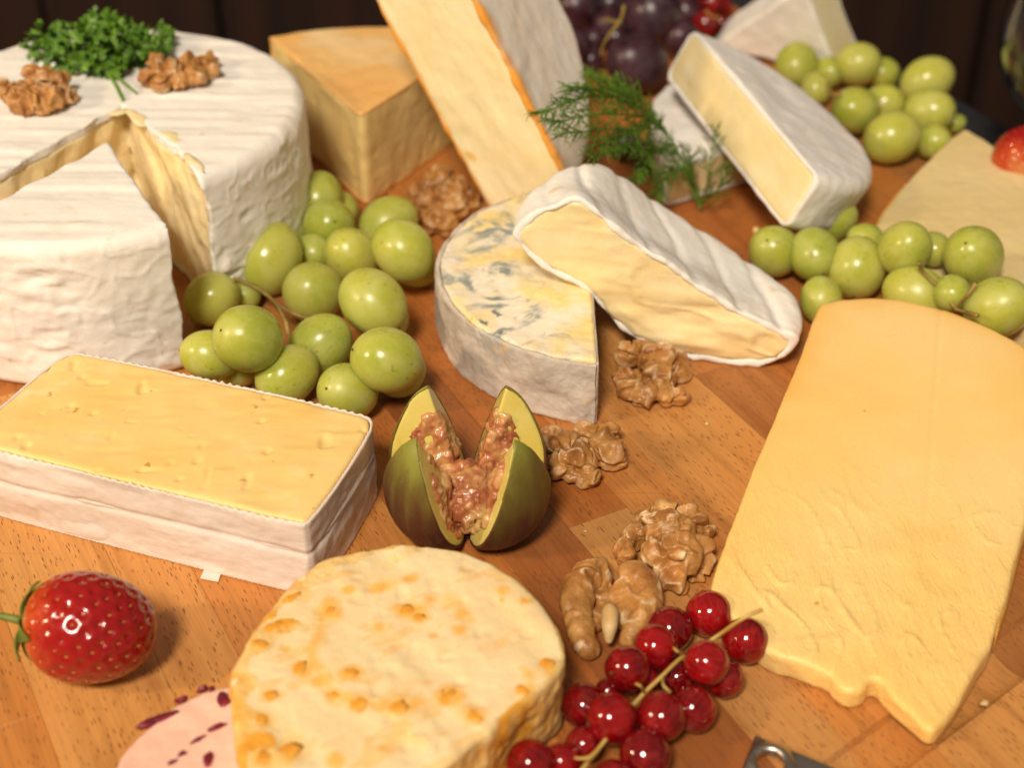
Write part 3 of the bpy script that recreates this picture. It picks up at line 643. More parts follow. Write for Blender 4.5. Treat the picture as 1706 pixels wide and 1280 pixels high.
apx = ((386, 1180), (384, 1130), (402, 1080), (450, 1012), (500, 958), (540, 930), (600, 915), (660, 905), (730, 908), (800, 925), (850, 955), (896, 990), (925, 1035), (944, 1085), (932, 1120), (905, 1145), (850, 1185), (780, 1250), (700, 1310), (600, 1370), (500, 1390), (430, 1350), (398, 1270))
aq = np.array([P(a, b, az)[:2] for a, b in apx]); ao = aq.mean(0); aq = smooth_poly(aq-ao, 2)
ac = thing('apricot_cheese', 'thick cream cheese round with orange apricot pieces and rough edge', 'cheese', (*ao, 0)); alo, ahi = aq.min(0)-.6, aq.max(0)+.6
def aT(X, Y): return az+.05*X*0
def aB(X, Y, Z):
    d = poly2(X, Y, aq); lowc = np.clip((az-Z)/az, 0, 1)
    z0 = np.where(X+0*Y < -1.2, 1.19, .03)
    z0 = .03+1.17*np.clip((-X-.2-.1*Y)/1.6, 0, 1)
    return smax(smax(d+.10*lowc-.05, Z-az, .25), z0-Z, .25)
pa = solid(aB, (*alo, 0), (*ahi, az+.2), .065)
def ad(V, N):
    up = np.clip(N[:, 2], 0, 1); q = V*np.array([1., .45, 1]); q = np.stack([V[:, 0]*.8+V[:, 1]*.6, (V[:, 1]*.8-V[:, 0]*.6)*.3, V[:, 2]], 1)
    return up*(.05*noise(q, 1.6, 141)+.018*fbm(V, 3., 2, 142)-.12*np.clip(noise(V, 2.5, 147)-.6, 0, 1))+(1-up)*(.10*fbm(V, 1.2, 3, 143)+.02*noise(V, 5, 145))
V, Q = disp(pa, ad); STAIN = True; zc = V[Q].mean(1)[:, 2]; nn = np.cross(V[Q[:, 2]]-V[Q[:, 0]], V[Q[:, 3]]-V[Q[:, 1]]); nn = nn[:, 2]/np.linalg.norm(nn, axis=1)
ds = poly2(V[Q].mean(1)[:, 0], V[Q].mean(1)[:, 1], aq)
cen = V[Q].mean(1); side = (zc < az-.16) | (ds > -.10-.75*np.clip(-cen[:, 0]/2.5, 0, 1)*(.5+noise(cen, 1.6, 149)))
def sub(V, Q, m):
    q = Q[m]; u_, inv = np.unique(q, return_inverse=True); return V[u_], inv.reshape(q.shape)
SV, SQ = sub(V, Q, ~side); APASTE = (SV, SQ); part('coat', *sub(V, Q, side), CREAM_SIDE, ac)
bits = [(465, 985, .22), (455, 1045, .2), (430, 1075, .18), (550, 1018, .16), (532, 1058, .12), (515, 1085, .10), (530, 1135, .11), (560, 1158, .15), (600, 1172, .2), (640, 1178, .13), (665, 1180, .22), (695, 1172, .12), (585, 1125, .15), (500, 1115, .2), (745, 1160, .2), (680, 1018, .24), (700, 1030, .15), (665, 1012, .12), (716, 998, .13), (580, 985, .10), (630, 978, .14), (685, 965, .12), (770, 1020, .13), (765, 1050, .10), (835, 985, .13), (875, 1005, .10), (790, 1195, .2), (430, 1200, .18), (450, 1160, .16), (560, 1265, .13), (640, 1250, .12), (910, 1110, .2), (880, 1125, .14), (635, 1045, .09), (480, 1255, .28), (440, 1265, .2), (720, 1060, .08), (545, 1000, .08), (870, 1150, .15)]
sd_ = np.zeros(len(SV))
for (a, b, r) in bits:
    p = P(a, b, az)-np.array([*ao, 0]); dd = np.hypot(SV[:, 0]-p[0], SV[:, 1]-p[1])/(r*1.5)+.55*fbm(SV, 2.2, 3, 158); sd_ = np.maximum(sd_, np.clip(1.5-dd, 0, 1))
qs_ = np.stack([SV[:, 0]*.9+SV[:, 1]*.5, (SV[:, 1]*.9-SV[:, 0]*.5)*2.2, 0*SV[:, 0]], 1)
sd_ = np.maximum(sd_, .45*np.clip((fbm(qs_, 1.3, 3, 163)-.40)*4, 0, 1))
arc_ = curve([P(a, b, az)-np.array([*ao, 0]) for a, b in ((552, 1000), (532, 1050), (520, 1095), (545, 1140), (590, 1170), (650, 1182), (705, 1170))], 6)
da = np.min(np.hypot(SV[:, None, 0]-arc_[None, :, 0], SV[:, None, 1]-arc_[None, :, 1]), 1); sd_ = np.maximum(sd_, np.clip(1.3-da/.16-.8*fbm(SV, 2.5, 3, 166), 0, 1)*.9)
part('paste', SV, SQ, CREAM, ac, attrs={'stain': sd_})
for k, (a, b, r) in enumerate([q for q in bits if q[2] >= .15]):
    p = P(a, b, az)-np.array([*ao, 0]); V, F = lump(150+3*k, r*1.15, r*1.15*rnd.uniform(.5, .95), .022, 20, 8)
    while poly2(np.array(p[0]), np.array(p[1]), aq) > -.25: p = p*np.array([.96, .96, 1])
    o = part('apricot_piece', V, F, APRICOT, ac)
    zl = SV[np.argsort((SV[:, 0]-p[0])**2+(SV[:, 1]-p[1])**2)[:12], 2].mean()
    o.location = Vector((p[0]*S, p[1]*S, (zl-.004)*S)); o.rotation_euler = (0, 0, rnd.uniform(-.3, 1.2))

# ------------------------------------------------------------------ grapes and currants
def drop(items, minz=0.05, over=.92, place=None):
    """each berry slides along its line of sight from the board up until it touches the ones laid before"""
    out = []
    for (px, py, rx, ry) in items:
        rp = (rx+ry)/2; d = FW*FPX+RT*(px-853)+UP*(640-py); z = 0.
        t = 1.0
        for zz in np.arange(.3, 9, .04):
            p = P(px, py, zz); r = rp/pxcm(p)
            if zz < r*.93+minz+(place(p) if place else 0): continue
            if all(np.linalg.norm(p-q) > (r+s)*over for q, s, *_ in out): break
        out.append((p, r, rx/rp, ry/rp))
    return out
gm = []
for k in range(3):
    V, F = ball(30, 20); V = V*(1+.025*noise(V, 1.3, 200+k))[:, None]; gm.append((V, F))
def on_pale(p): return pz if poly2(np.array(p[0]-po[0]), np.array(p[1]-po[1]), pp) < .5 else 0.
def bunch(name, label, zoom, items, mat, stems, cat='grapes', nm='grape', group=None, tips=True, seed=1, over=.74, place=None):
    ox, oy, k = zoom; it = [(ox+a/k, oy+b/k, c/k*1.03, d/k*1.03) for a, b, c, d in items]
    pl = drop(it, over=over, place=place); base = np.mean([p for p, *_ in pl], 0); base[2] = 0
    th = thing(name, label, cat, base, group=group); rn = random.Random(seed)
    ms = [mesh(nm, V, F, mat) for V, F in gm]
    tip = mesh('tip', *ball(8, 6, .05, .05, .03), CALYX_DRY)
    for i, (p, r, ax, ay) in enumerate(pl):
        an = rn.uniform(-.9, .9)
        o = inst(nm, ms[i % 3], th, p-base, (rn.uniform(-.5, .5)+.9, an, rn.uniform(0, 6.28)), (r*.95, r*.95, r*rn.uniform(1.02, 1.15)))
        if tips:
            t = bpy.data.objects.new('blossom_scar', tip); col.objects.link(t); t.parent = o; t.location = (0, 0, (1.0 if i % 2 else -1.0)*S)
    for s in stems:
        pts = []
        for (a, b, z) in s: pts.append(P(ox+a/k, oy+b/k, z)-base)
        cv = curve(pts, 6); V, F = tube(cv, np.linspace(.085, .05, len(cv)), 7); part('stem', V, F, STEM, th)
    return th, pl
main = [(690, 430, 95, 95), (365, 630, 70, 70), (290, 500, 90, 85), (1160, 480, 110, 105), (1040, 740, 100, 110), (1100, 1000, 118, 115), (820, 230, 85, 90), (560, 345, 110, 100), (320, 960, 110, 110),
        (200, 915, 120, 125), (565, 1010, 140, 140), (850, 1090, 142, 140), (715, 175, 122, 110), (1045, 290, 138, 118), (970, 665, 148, 158), (205, 650, 124, 130), (685, 618, 150, 145),
        (760, 300, 130, 125), (1115, 420, 148, 140), (485, 458, 160, 150), (868, 445, 132, 130), (380, 838, 172, 160), (720, 872, 155, 140), (1035, 940, 162, 162)]
bunch('grape_bunch', 'green grape bunch between the big brie wheel, the brick cheese and the fig', (280, 270, 2.844), main, GREEN, [[(270, 540, 1.2), (350, 565, 1.2), (440, 610, 1.0), (510, 670, 1.2), (560, 760, 1.2)], [(510, 670, 1.2), (600, 720, 1.0), (720, 760, 1.0)], [(560, 760, 1.2), (575, 830, .9), (600, 900, .8)]], seed=2)
mid = [(580, 885, 66, 66), (825, 915, 66, 66), (895, 1080, 72, 72), (415, 1105, 80, 80), (437, 805, 102, 98), (242, 925, 92, 104), (722, 915, 104, 95), (975, 940, 113, 110), (390, 935, 94, 100), (765, 1085, 118, 95), (547, 983, 118, 104), (1065, 1130, 120, 110)]
bunch('grape_bunch', 'green grape bunch between the draped camembert and the smooth yellow slab', (1180, 0, 2.2072), mid, GREEN, [[(775, 965, 2.6), (790, 1000, 2.2), (850, 1060, 1.9), (905, 1130, 1.6)], [(985, 1042, 2.9), (950, 1090, 2.4), (905, 1135, 1.7)], [(990, 1160, 2.4), (950, 1150, 2.0), (905, 1135, 1.7)]], seed=5, place=on_pale)
back = [(440, 265, 58, 58), (645, 270, 60, 62), (395, 325, 60, 58), (825, 520, 72, 65), (910, 455, 34, 34), (635, 395, 78, 82), (675, 505, 105, 90), (325, 238, 90, 74), (550, 235, 80, 84), (805, 295, 90, 84), (540, 405, 92, 86), (812, 410, 92, 86)]
bunch('grape_bunch', 'small green grape bunch at the far edge beside the standing brie wedge', (1180, 0, 2.2072), back, GREEN, [[(440, 300, 2.6), (445, 340, 2.2), (520, 360, 1.9), (640, 400, 1.6)]], seed=8)
dk = [(190, 165, 95, 92), (650, 30, 115, 105), (560, 215, 70, 70), (1080, 60, 95, 95), (820, 170, 80, 80), (300, 0, 90, 90), (250, 90, 90, 90), (700, 200, 90, 90), (560, 330, 70, 70), (980, 200, 90, 90), (640, 130, 80, 80), (1060, 215, 112, 105), (460, 30, 158, 135), (430, 262, 128, 130), (900, 75, 178, 145), (815, 355, 165, 180)]
bunch('grape_bunch', 'dark purple grape bunch behind the dill', (820, 0, 3.367), dk, DARK, [[(740, 30, 4.6), (720, 110, 4.3), (660, 190, 3.9), (620, 260, 3.3), (610, 310, 2.9)], [(720, 130, 4.2), (650, 110, 4.0), (610, 110, 3.8)]], seed=11)
bunch('dark_grape_pair', 'two dark red grapes lying on the board under the dill', (0, 0, 1.), [(1042, 240, 30, 28), (1078, 262, 27, 25)], DARK, [], seed=15)
cur = [(690, 690, 78, 78), (900, 630, 85, 85), (1095, 600, 95, 95), (1375, 610, 105, 105), (720, 1210, 110, 110), (540, 1000, 98, 98), (410, 1105, 105, 105), (1050, 315, 128, 122), (965, 420, 120, 118), (800, 550, 125, 125), (545, 770, 122, 122), (1190, 790, 128, 125), (225, 1110, 132, 128), (905, 1060, 142, 138), (1500, 385, 126, 126), (1285, 225, 126, 126), (1270, 515, 122, 122), (1000, 835, 136, 134), (705, 845, 138, 138)]
def currants(name, label, zoom, items, stems, seed, rest=()):
    ox, oy, k = zoom; pl = drop([(ox+a/k, oy+b/k, c/k*1.13, d/k*1.13) for a, b, c, d in items], over=.84); base = np.mean([p for p, *_ in pl], 0); base[2] = 0
    th = thing(name, label, 'currants', base); rn = random.Random(seed)
    me = mesh('currant', *gm[0], CURRANT); tip = mesh('calyx', *ball(8, 5, .10, .10, .10), CALYX_DRY)
    for p, r, ax, ay in pl:
        o = inst('currant', me, th, p-base, (rn.uniform(-2.6, -1.2), rn.uniform(-.8, .8), rn.uniform(0, 6)), (r, r, r*.97))
        t = bpy.data.objects.new('calyx', tip); col.objects.link(t); t.parent = o; t.location = (0, 0, -1.0*S)
    for s, r0, r1 in stems:
        cv = curve([P(ox+a/k, oy+b/k, z)-base for a, b, z in s], 6); part('stem', *tube(cv, np.linspace(r0, r1, len(cv)), 8), CURRANT_STEM, th)
currants('currant_sprig', 'glossy red currant sprig lying beside the walnut half and the yellow slab', (820, 960, 3.554), cur,
         [([(1600, 200, 2.4), (1480, 255, 2.2), (1300, 380, 1.2), (1140, 470, 1.2), (1010, 590, 1.15), (840, 760, .95), (650, 1000, .9), (540, 1140, .95), (480, 1240, .9)], .055, .055), ([(1140, 455, 1.2), (1100, 450, 1.8), (1075, 425, 1.8)], .04, .03), ([(1010, 610, 1.1), (1015, 650, 1.7), (1055, 690, 1.6)], .04, .03), ([(900, 690, 1.05), (880, 655, 1.7), (850, 640, 1.7)], .04, .03), ([(620, 1040, 1.5), (560, 1080, 1.5), (490, 1080, 1.4)], .04, .03)], 3)
currants('currant_sprig', 'red currants at the far edge behind the dark grapes', (820, 0, 3.367), [(1150, 40, 60, 60), (1285, 130, 48, 48), (1235, 15, 60, 60), (1195, 130, 72, 70), (1290, 40, 50, 50)], [([(1200, 60, 2.0), (1230, 90, 1.6), (1280, 100, 1.2)], .07, .05)], 4)

# ------------------------------------------------------------------ fig
fc = P(780, 868); fc[2] = 0
fig = thing('fig', 'purple green fig cut crosswise and opened into four points', 'fruit', fc)
def figr(z):      # radius along the height
    return np.interp(z, (0, .15, .5, 1.0, 1.6, 2.2, 2.8, 3.3, 3.7, 4.0, 4.3), (.6, 1.2, 1.72, 2.08, 2.26, 2.20, 1.94, 1.52, 1.08, .66, .2))
zz = np.linspace(-.2, 5.2, 200); fr = np.convolve(np.pad(figr(zz), 8, mode='edge'), np.ones(17)/17, 'valid')
def figsdf(X, Y, Z):
    r = np.sqrt(X*X+Y*Y); return smax((r-np.interp(Z, zz, fr))*.85, smax(-Z, Z-4.15, .3), .3)
def rotv(V, ax, an, piv):
    R = np.array(Matrix.Rotation(an, 3, Vector(ax))); W = ((V-piv)@R.T+piv)*FS+np.array([0, 0, .32]); W[:, 2] *= 1.17; W[:, 2] = np.maximum(W[:, 2], .02); return W
FS = .84
wall = .30
for k, (az_, open_) in enumerate(((-139, .53), (-41, .55), (47, .50), (133, .50))):
    a = math.radians(az_); cx, sy = math.cos(a), math.sin(a)
    # two cut planes at +-45 degrees about the quarter's own direction
    n1 = (math.cos(a+math.radians(135)), math.sin(a+math.radians(135))); n2 = (math.cos(a-math.radians(135)), math.sin(a-math.radians(135)))
    def cut(X, Y, Z): return np.maximum(X*n1[0]+Y*n1[1], X*n2[0]+Y*n2[1])+.02+0*Z
    lo, hi = (-2.4, -2.4, 0), (2.4, 2.4, 4.9)
    ax = (-sy, cx, 0); piv = np.array([cx*.12, sy*.12, .1])
    flesh = solid(lambda X, Y, Z: np.maximum(figsdf(X, Y, Z)+.06, cut(X, Y, Z)), lo, hi, .07)
    skin = solid(lambda X, Y, Z: np.maximum(np.maximum(figsdf(X, Y, Z), -figsdf(X, Y, Z)-.10), cut(X, Y, Z)-.01), lo, hi, .045)
    pulp = solid(lambda X, Y, Z: smax(figsdf(X, Y, Z)+.48+.42*np.clip((Z-2.0)/1.5, 0, 1.5)+.1*np.sin(5*X+3*Z)*np.sin(4*Y-2*Z), cut(X, Y, Z)-.06, .12), lo, hi, .06)
    pulp = disp(pulp, lambda V, N: .13*fbm(V, 2.6, 3, 300+k)+.05*(1-np.abs(noise(V, 6, 310+k))*2))
    sg = part('segment', rotv(flesh[0], ax, open_, piv), flesh[1], FIGFLESH, fig)
    part('skin', rotv(skin[0], ax, open_, piv), skin[1], FIGSKIN, sg); part('pulp', rotv(pulp[0], ax, open_, piv), pulp[1], FIGPULP, sg)
bs = solid(lambda X, Y, Z: smax(figsdf(X, Y, Z)-.12, Z-.16, .12), (-2.3, -2.3, 0), (2.3, 2.3, 1.3), .06)
part('base', bs[0]*FS+np.array([0, 0, .06]), bs[1], FIGSKIN, fig)
core = solid(lambda X, Y, Z: np.sqrt((X/1.3)**2+((Y+.15)/1.38)**2+((Z-.9)/1.15)**2)-1, (-1.6, -1.7, 0), (1.6, 1.8, 2.4), .06)
core = disp(core, lambda V, N: .16*fbm(V, 2.6, 3, 330)+.05*(1-np.abs(noise(V, 6, 331))*2)); part('core_pulp', core[0]*FS+np.array([0, 0, .25]), core[1], FIGPULP, fig)

# ------------------------------------------------------------------ strawberries
def strawberry(label, centre, ax, L, R, leaves=True, seed=1):
    ax = nrm(ax); side = nrm(np.cross([0, 0, 1.], ax)); upv = np.cross(ax, side)
    th = thing('strawberry', label, 'strawberry', centre, (ax, side, upv)); rn = random.Random(seed)
    nu, nv = 150, 110; t = np.linspace(.001, math.pi-.001, nv); g = np.linspace(0, 2*math.pi, nu, endpoint=False)
    prof = R*np.sin(t)**.80*(1+.10*np.cos(t)); xs = -L/2*np.cos(t)
    T, G = np.meshgrid(np.arange(nv), g, indexing='ij'); V = np.stack([xs[T], prof[T]*np.cos(G), prof[T]*np.sin(G)], -1).reshape(-1, 3)
    V = V*(1+.03*noise(V, .7, 400+seed))[:, None]
    sd = []; n = 190
    for i in range(n):
        c = 1-2*(i+.5)/n; tt = math.acos(c); ph = i*2.399963
        if .22 < tt < math.pi-.12: sd.append((np.interp(tt, t, xs), np.interp(tt, t, prof)*math.cos(ph), np.interp(tt, t, prof)*math.sin(ph)))
    sd = np.array(sd)+np.array([[rn.gauss(0, .03) for _ in range(3)] for _ in sd])
    d2 = np.min(((V[:, None, :]-sd[None])**2).sum(2), 1); F = []
    for i in range(nv-1):
        for j in range(nu): F.append((i*nu+j, i*nu+(j+1) % nu, (i+1)*nu+(j+1) % nu, (i+1)*nu+j))
    F += [tuple(range(nu))[::-1], tuple((nv-1)*nu+j for j in range(nu))]; F = [f[::-1] for f in F]
    r = np.stack([V[:, 0]*.35, V[:, 1], V[:, 2]], 1); r /= np.maximum(np.linalg.norm(r, axis=1), 1e-6)[:, None]
    V = V-r*(.075*np.exp(-d2/.013))[:, None]
    part('berry', V, F, STRAW, th)
    sp = []
    for q in sd:
        rr = nrm((q[0]*.35, q[1], q[2])); b, f = ball(6, 4, .032, .032, .052)
        m = np.array(Vector(rr).to_track_quat('X', 'Z').to_matrix()); b = (b*np.array([.5, .7, 1.]))@np.array(Matrix.Rotation(math.pi/2, 3, 'X')).T
        sp.append((b@m.T+q*(1+.03*noise(q[None], .7, 400+seed)[0])-rr*.055, f))
    part('seeds', *join(sp), SEED, th, stuff=True)
    if leaves:
        for i in range(9):
            ph = i*2*math.pi/9+rn.uniform(-.2, .2); ln = rn.uniform(.95, 1.35); wd_ = rn.uniform(.2, .3); pts = []; n = 8; V = []; F = []
            bend = rn.uniform(.2, 1.5)
            for j in range(n+1):
                s = j/n; w_ = wd_*math.sin(math.pi*min(.98, .12+.88*s))**.8+.01
                rr = .12+ln*s*.9; xo = -L/2+.05-.28*math.sin(s*2.2)*(.6)+bend*s*s*.55
                for q, cup in ((-1, .05), (0, 0), (1, .05)):
                    tang = q*w_; V.append((xo-cup, rr*math.cos(ph)-tang*math.sin(ph), rr*math.sin(ph)+tang*math.cos(ph)))
            nn_ = len(V); V += [(a+.03, b, c) for a, b, c in V]
            for j in range(n):
                for q in range(2):
                    a = j*3+q; F.append((a, a+1, a+4, a+3)); F.append((nn_+a, nn_+a+3, nn_+a+4, nn_+a+1))
                for q in (0, 2):
                    a = j*3+q; F.append((a, a+3, nn_+a+3, nn_+a) if q == 0 else (a, nn_+a, nn_+a+3, a+3))
            part('calyx_leaf', V, F, LEAF, th)
        cv = curve([(-L/2+.1, 0, 0), (-L/2-.5, .05, .12), (-L/2-1.1, .1, .15)], 6); part('stem', *tube(cv, np.linspace(.13, .08, len(cv)), 8), LEAF, th)
    return th
sc = P(152, 1046, 1.48); strawberry('ripe red strawberry with green calyx on the board below the brick cheese', sc, (1, -.05, -.04), 3.35, 1.43, True, 2)
sc = P(1712, 262, 1.3); strawberry('red strawberry partly hidden behind the pale slab at the board edge', sc, (.5, .8, .1), 2.9, 1.35, False, 3)

# ------------------------------------------------------------------ walnuts
def walnut(label, blobs, z0=0., seed=1, amp=.24, freq=1.45, k=.10, stub=None, flat=1.0, rd=.11):
    k = max(k, .16)
    """kernel: rounded lobes at (pixel x, pixel y, pixel radius, lift), folded by winding furrows"""
    cs_ = []
    for (a, b, r, lift) in blobs:
        p = P(a, b, z0+.5); rc = r/pxcm(p); p = P(a, b, z0+rc*.92*flat+lift); cs_.append((p, rc))
    base = np.mean([p for p, _ in cs_], 0); base[2] = z0
    th = thing('walnut_kernel', label, 'walnut', base); cs_ = [(p-base, r) for p, r in cs_]
    lo = np.min([p-r for p, r in cs_], 0)-.2; hi = np.max([p+r for p, r in cs_], 0)+.2; lo[2] = max(lo[2], -.02)
    def f(X, Y, Z):
        d = None
        for p, r in cs_:
            q = np.sqrt((X-p[0])**2+(Y-p[1])**2+((Z-p[2])/flat)**2)-r; d = q if d is None else smin(d, q, k)
        return smax(d, .01-Z, .08)
    V, Q = solid(f, lo, hi, .042); N = vnormals(V, Q)
    W = V+.22*np.stack([noise(V, 1.2, seed+1), noise(V, 1.2, seed+2), noise(V, 1.2, seed+3)], 1)
    n = noise(W, freq, seed); fur = np.exp(-(n/.11)**2); n2 = noise(W, freq*2.1, seed+7)
    keep = np.clip((V[:, 2]-.02)/.15, 0, 1)
    rdg = 1-2.6*np.abs(noise(W, freq*1.5, seed+8)); rd2 = 1-2.6*np.abs(noise(W, freq*3.2, seed+9))
    V2 = V+N*((-amp*.75*fur+rd*rdg+.022*rd2+.02)*keep)[:, None]
    pale = np.clip((noise(V, 2.3, seed+5)-.58)*8, 0, 1)*(1-fur)*np.clip(rdg*1.5, 0, 1)
    pale = np.maximum(pale, .75*np.clip((rdg-.62)*4, 0, 1)*np.clip((noise(V, 3.1, seed+6)+.15)*2.5, 0, 1))
    part('kernel', V2, Q, WALNUT, th, attrs={'pale': pale})
    if stub:
        pts = [P(a, b, z)-base for a, b, z in stub]; V, F = tube(curve(pts, 5), np.interp(np.linspace(0, 1, (len(pts)-1)*5+1), (0, .2, .6, 1), (.12, .24, .22, .08)), 10); part('stub', V, F, KERNEL, th)
    return th
def chain(*lines):
    out = []
    for ln in lines:
        for (a, b) in zip(ln[:-1], ln[1:]):
            for t in (0, .25, .5, .75): out.append(tuple(a[q]*(1-t)+b[q]*t for q in range(4)))
        out.append(ln[-1])
    return out
walnut('butterfly shaped walnut half lying open beside the red currants', chain(
    [(1000, 944, 12, .35), (982, 956, 22, .2), (963, 982, 25, .15), (959, 1015, 23, .1), (966, 1050, 21, .05), (980, 1084, 17, 0)],
    [(1004, 958, 9, .3), (1006, 985, 12, 0), (1002, 1015, 11, 0), (992, 1045, 10, 0)],
    [(1044, 955, 12, .4), (1062, 958, 20, .25), (1080, 985, 21, .15), (1078, 1018, 20, .1), (1062, 1042, 19, .05), (1046, 1068, 13, 0)],
    [(1036, 978, 12, .2), (1046, 1005, 18, .05), (1042, 1040, 14, 0)], [(1002, 1000, 12, .05), (1020, 996, 10, .05), (1040, 1002, 12, .05)]),
    seed=11, amp=.05, freq=1.15, k=.16, rd=.03, stub=[(1016, 1012, .75), (1016, 1030, .85), (1015, 1050, .75), (1014, 1072, .45)])
walnut('knobbly walnut kernel next to the smooth yellow slab', [(1040, 925, 22, 0), (1058, 895, 17, .2), (1085, 862, 22, .2), (1110, 850, 16, .3), (1120, 885, 32, .3), (1150, 870, 24, .2), (1168, 880, 18, .2), (1100, 920, 26, .3), (1135, 925, 34, .3), (1165, 920, 24, .1), (1110, 960, 22, 0), (1130, 970, 20, 0), (1160, 945, 22, 0), (1095, 890, 22, .4)], seed=23, k=.06)
walnut('walnut piece at the foot of the blue cheese beside the fig', [(915, 728, 20, 0), (910, 750, 16, 0), (930, 775, 22, .1), (945, 738, 22, .2), (960, 760, 22, .3), (952, 790, 16, 0), (980, 795, 18, 0), (975, 722, 18, .2), (1000, 738, 22, .2), (1015, 755, 24, .1), (1030, 765, 16, 0), (1015, 725, 16, .2), (985, 770, 16, .1)], seed=37, k=.06)
walnut('walnut kernel on the board under the draped camembert', [(1045, 590, 18, .2), (1070, 590, 22, .3), (1100, 598, 24, .3), (1125, 605, 18, .2), (1135, 620, 14, .1), (1040, 628, 18, .1), (1050, 648, 20, 0), (1075, 658, 22, 0), (1098, 650, 18, 0), (1110, 665, 16, 0), (1130, 662, 16, 0), (1090, 628, 22, .1), (1105, 630, 18, .2)], seed=43, k=.08)
walnut('walnut behind the green grapes by the leaning washed rind half', [(705, 320, 22, 0), (735, 300, 24, .3), (760, 320, 24, .2), (725, 340, 24, .2), (755, 350, 24, .1), (780, 330, 18, 0), (720, 370, 20, 0), (745, 285, 12, .4), (700, 345, 16, 0), (745, 375, 20, 0)], seed=53, k=.06)
WT = WH+.02
walnut('walnut half on the brie wheel at the right of the parsley', [(248, 130, 15, 0), (262, 108, 15, .1), (270, 140, 14, 0), (285, 118, 18, .2), (300, 135, 14, 0), (315, 105, 16, .2), (325, 125, 16, .1), (345, 100, 15, .1), (350, 118, 14, 0), (270, 120, 16, .2), (262, 95, 9, .3)], WT, seed=61, k=.05, amp=.2, freq=1.7)
walnut('broken walnut half on the brie wheel at the left of the parsley', [(8, 150, 18, 0), (30, 165, 20, .1), (55, 160, 22, .2), (85, 162, 20, .1), (110, 158, 16, 0), (40, 180, 14, 0), (70, 180, 12, 0), (55, 125, 15, .4), (75, 130, 16, .4), (100, 135, 14, .3), (45, 145, 16, .3)], WT, seed=71, k=.05, amp=.2, freq=1.7)

# ------------------------------------------------------------------ herbs
rn = random.Random(9)
def ruffle(c, r, nrmv, seed):
    nu, nr = 20, 4; m = np.array(Vector(nrmv).to_track_quat('Z', 'Y').to_matrix()); V = [(0, 0, 0)]; F = []; ph = seed*1.7
    for i in range(1, nr+1):
        s = i/nr
        for j in range(nu):
            g = 2*math.pi*j/nu; rr = r*s*(1+.28*s*math.sin(3*g+ph)+.16*s*math.sin(7*g+ph*2)); V.append((rr*math.cos(g), rr*math.sin(g), r*(.55*s*s*math.sin(5*g+ph)+.30*s*math.sin(2*g-ph)+.35*s*s)))
    for j in range(nu): F.append((0, 1+j, 1+(j+1) % nu))
    for i in range(nr-1):
        for j in range(nu): a = 1+i*nu; F.append((a+j, a+nu+j, a+nu+(j+1) % nu, a+(j+1) % nu))
    return np.array(V)@m.T+c, F
pb = P(190, 120, WH); ps = thing('parsley_sprig', 'curly green parsley sprig lying on top of the brie wheel', 'parsley', pb)
cl = [(62, 86, .5, 24), (85, 66, .9, 26), (105, 92, .7, 30), (92, 112, .3, 18), (130, 62, 1.3, 28), (150, 84, 1.2, 30), (168, 40, 1.6, 24), (190, 52, 1.6, 26), (178, 78, 1.4, 30), (205, 78, 1.2, 28), (215, 58, 1.1, 24), (240, 66, .8, 24), (262, 78, .6, 22), (278, 72, .4, 18), (230, 92, .6, 24), (252, 90, .4, 20), (130, 104, .6, 24), (160, 108, .6, 22), (195, 100, .7, 24), (280, 55, .5, 12), (265, 48, .6, 10), (115, 50, 1.2, 16)]
lv = []; st = []
root = P(178, 118, WH+.35)-pb
for (a, b, z, r) in cl:
    z = z*.75; c = P(a, b, WH+z)-pb; rc = r/pxcm(P(a, b, WH+z))
    st.append(tube(curve([root+[0, 0, .1], (root+c)/2+[0, 0, .15], c], 4), .035, 5))
    for i in range(9):
        d = np.array([rn.gauss(0, 1), rn.gauss(0, 1), rn.gauss(.2, .8)]); d = nrm(d); q = c+d*rc*rn.uniform(.4, .95); q[2] = max(q[2], .12)
        lv.append(ruffle(q, rc*rn.uniform(.36, .62), nrm(d+[0, -.3, .6]), rn.uniform(0, 9)))
part('foliage', *join(lv), PARSLEY, ps, stuff=True)
st.append(tube(curve([root, P(192, 140, WH+.25)-pb, P(205, 166, WH+.08)-pb], 6), .07, 7)); st.append(tube(curve([root+[.1, 0, 0], P(205, 135, WH+.3)-pb, P(228, 155, WH+.08)-pb], 6), .05, 7))
part('stems', *join(st), PARSLEY_STEM, ps)

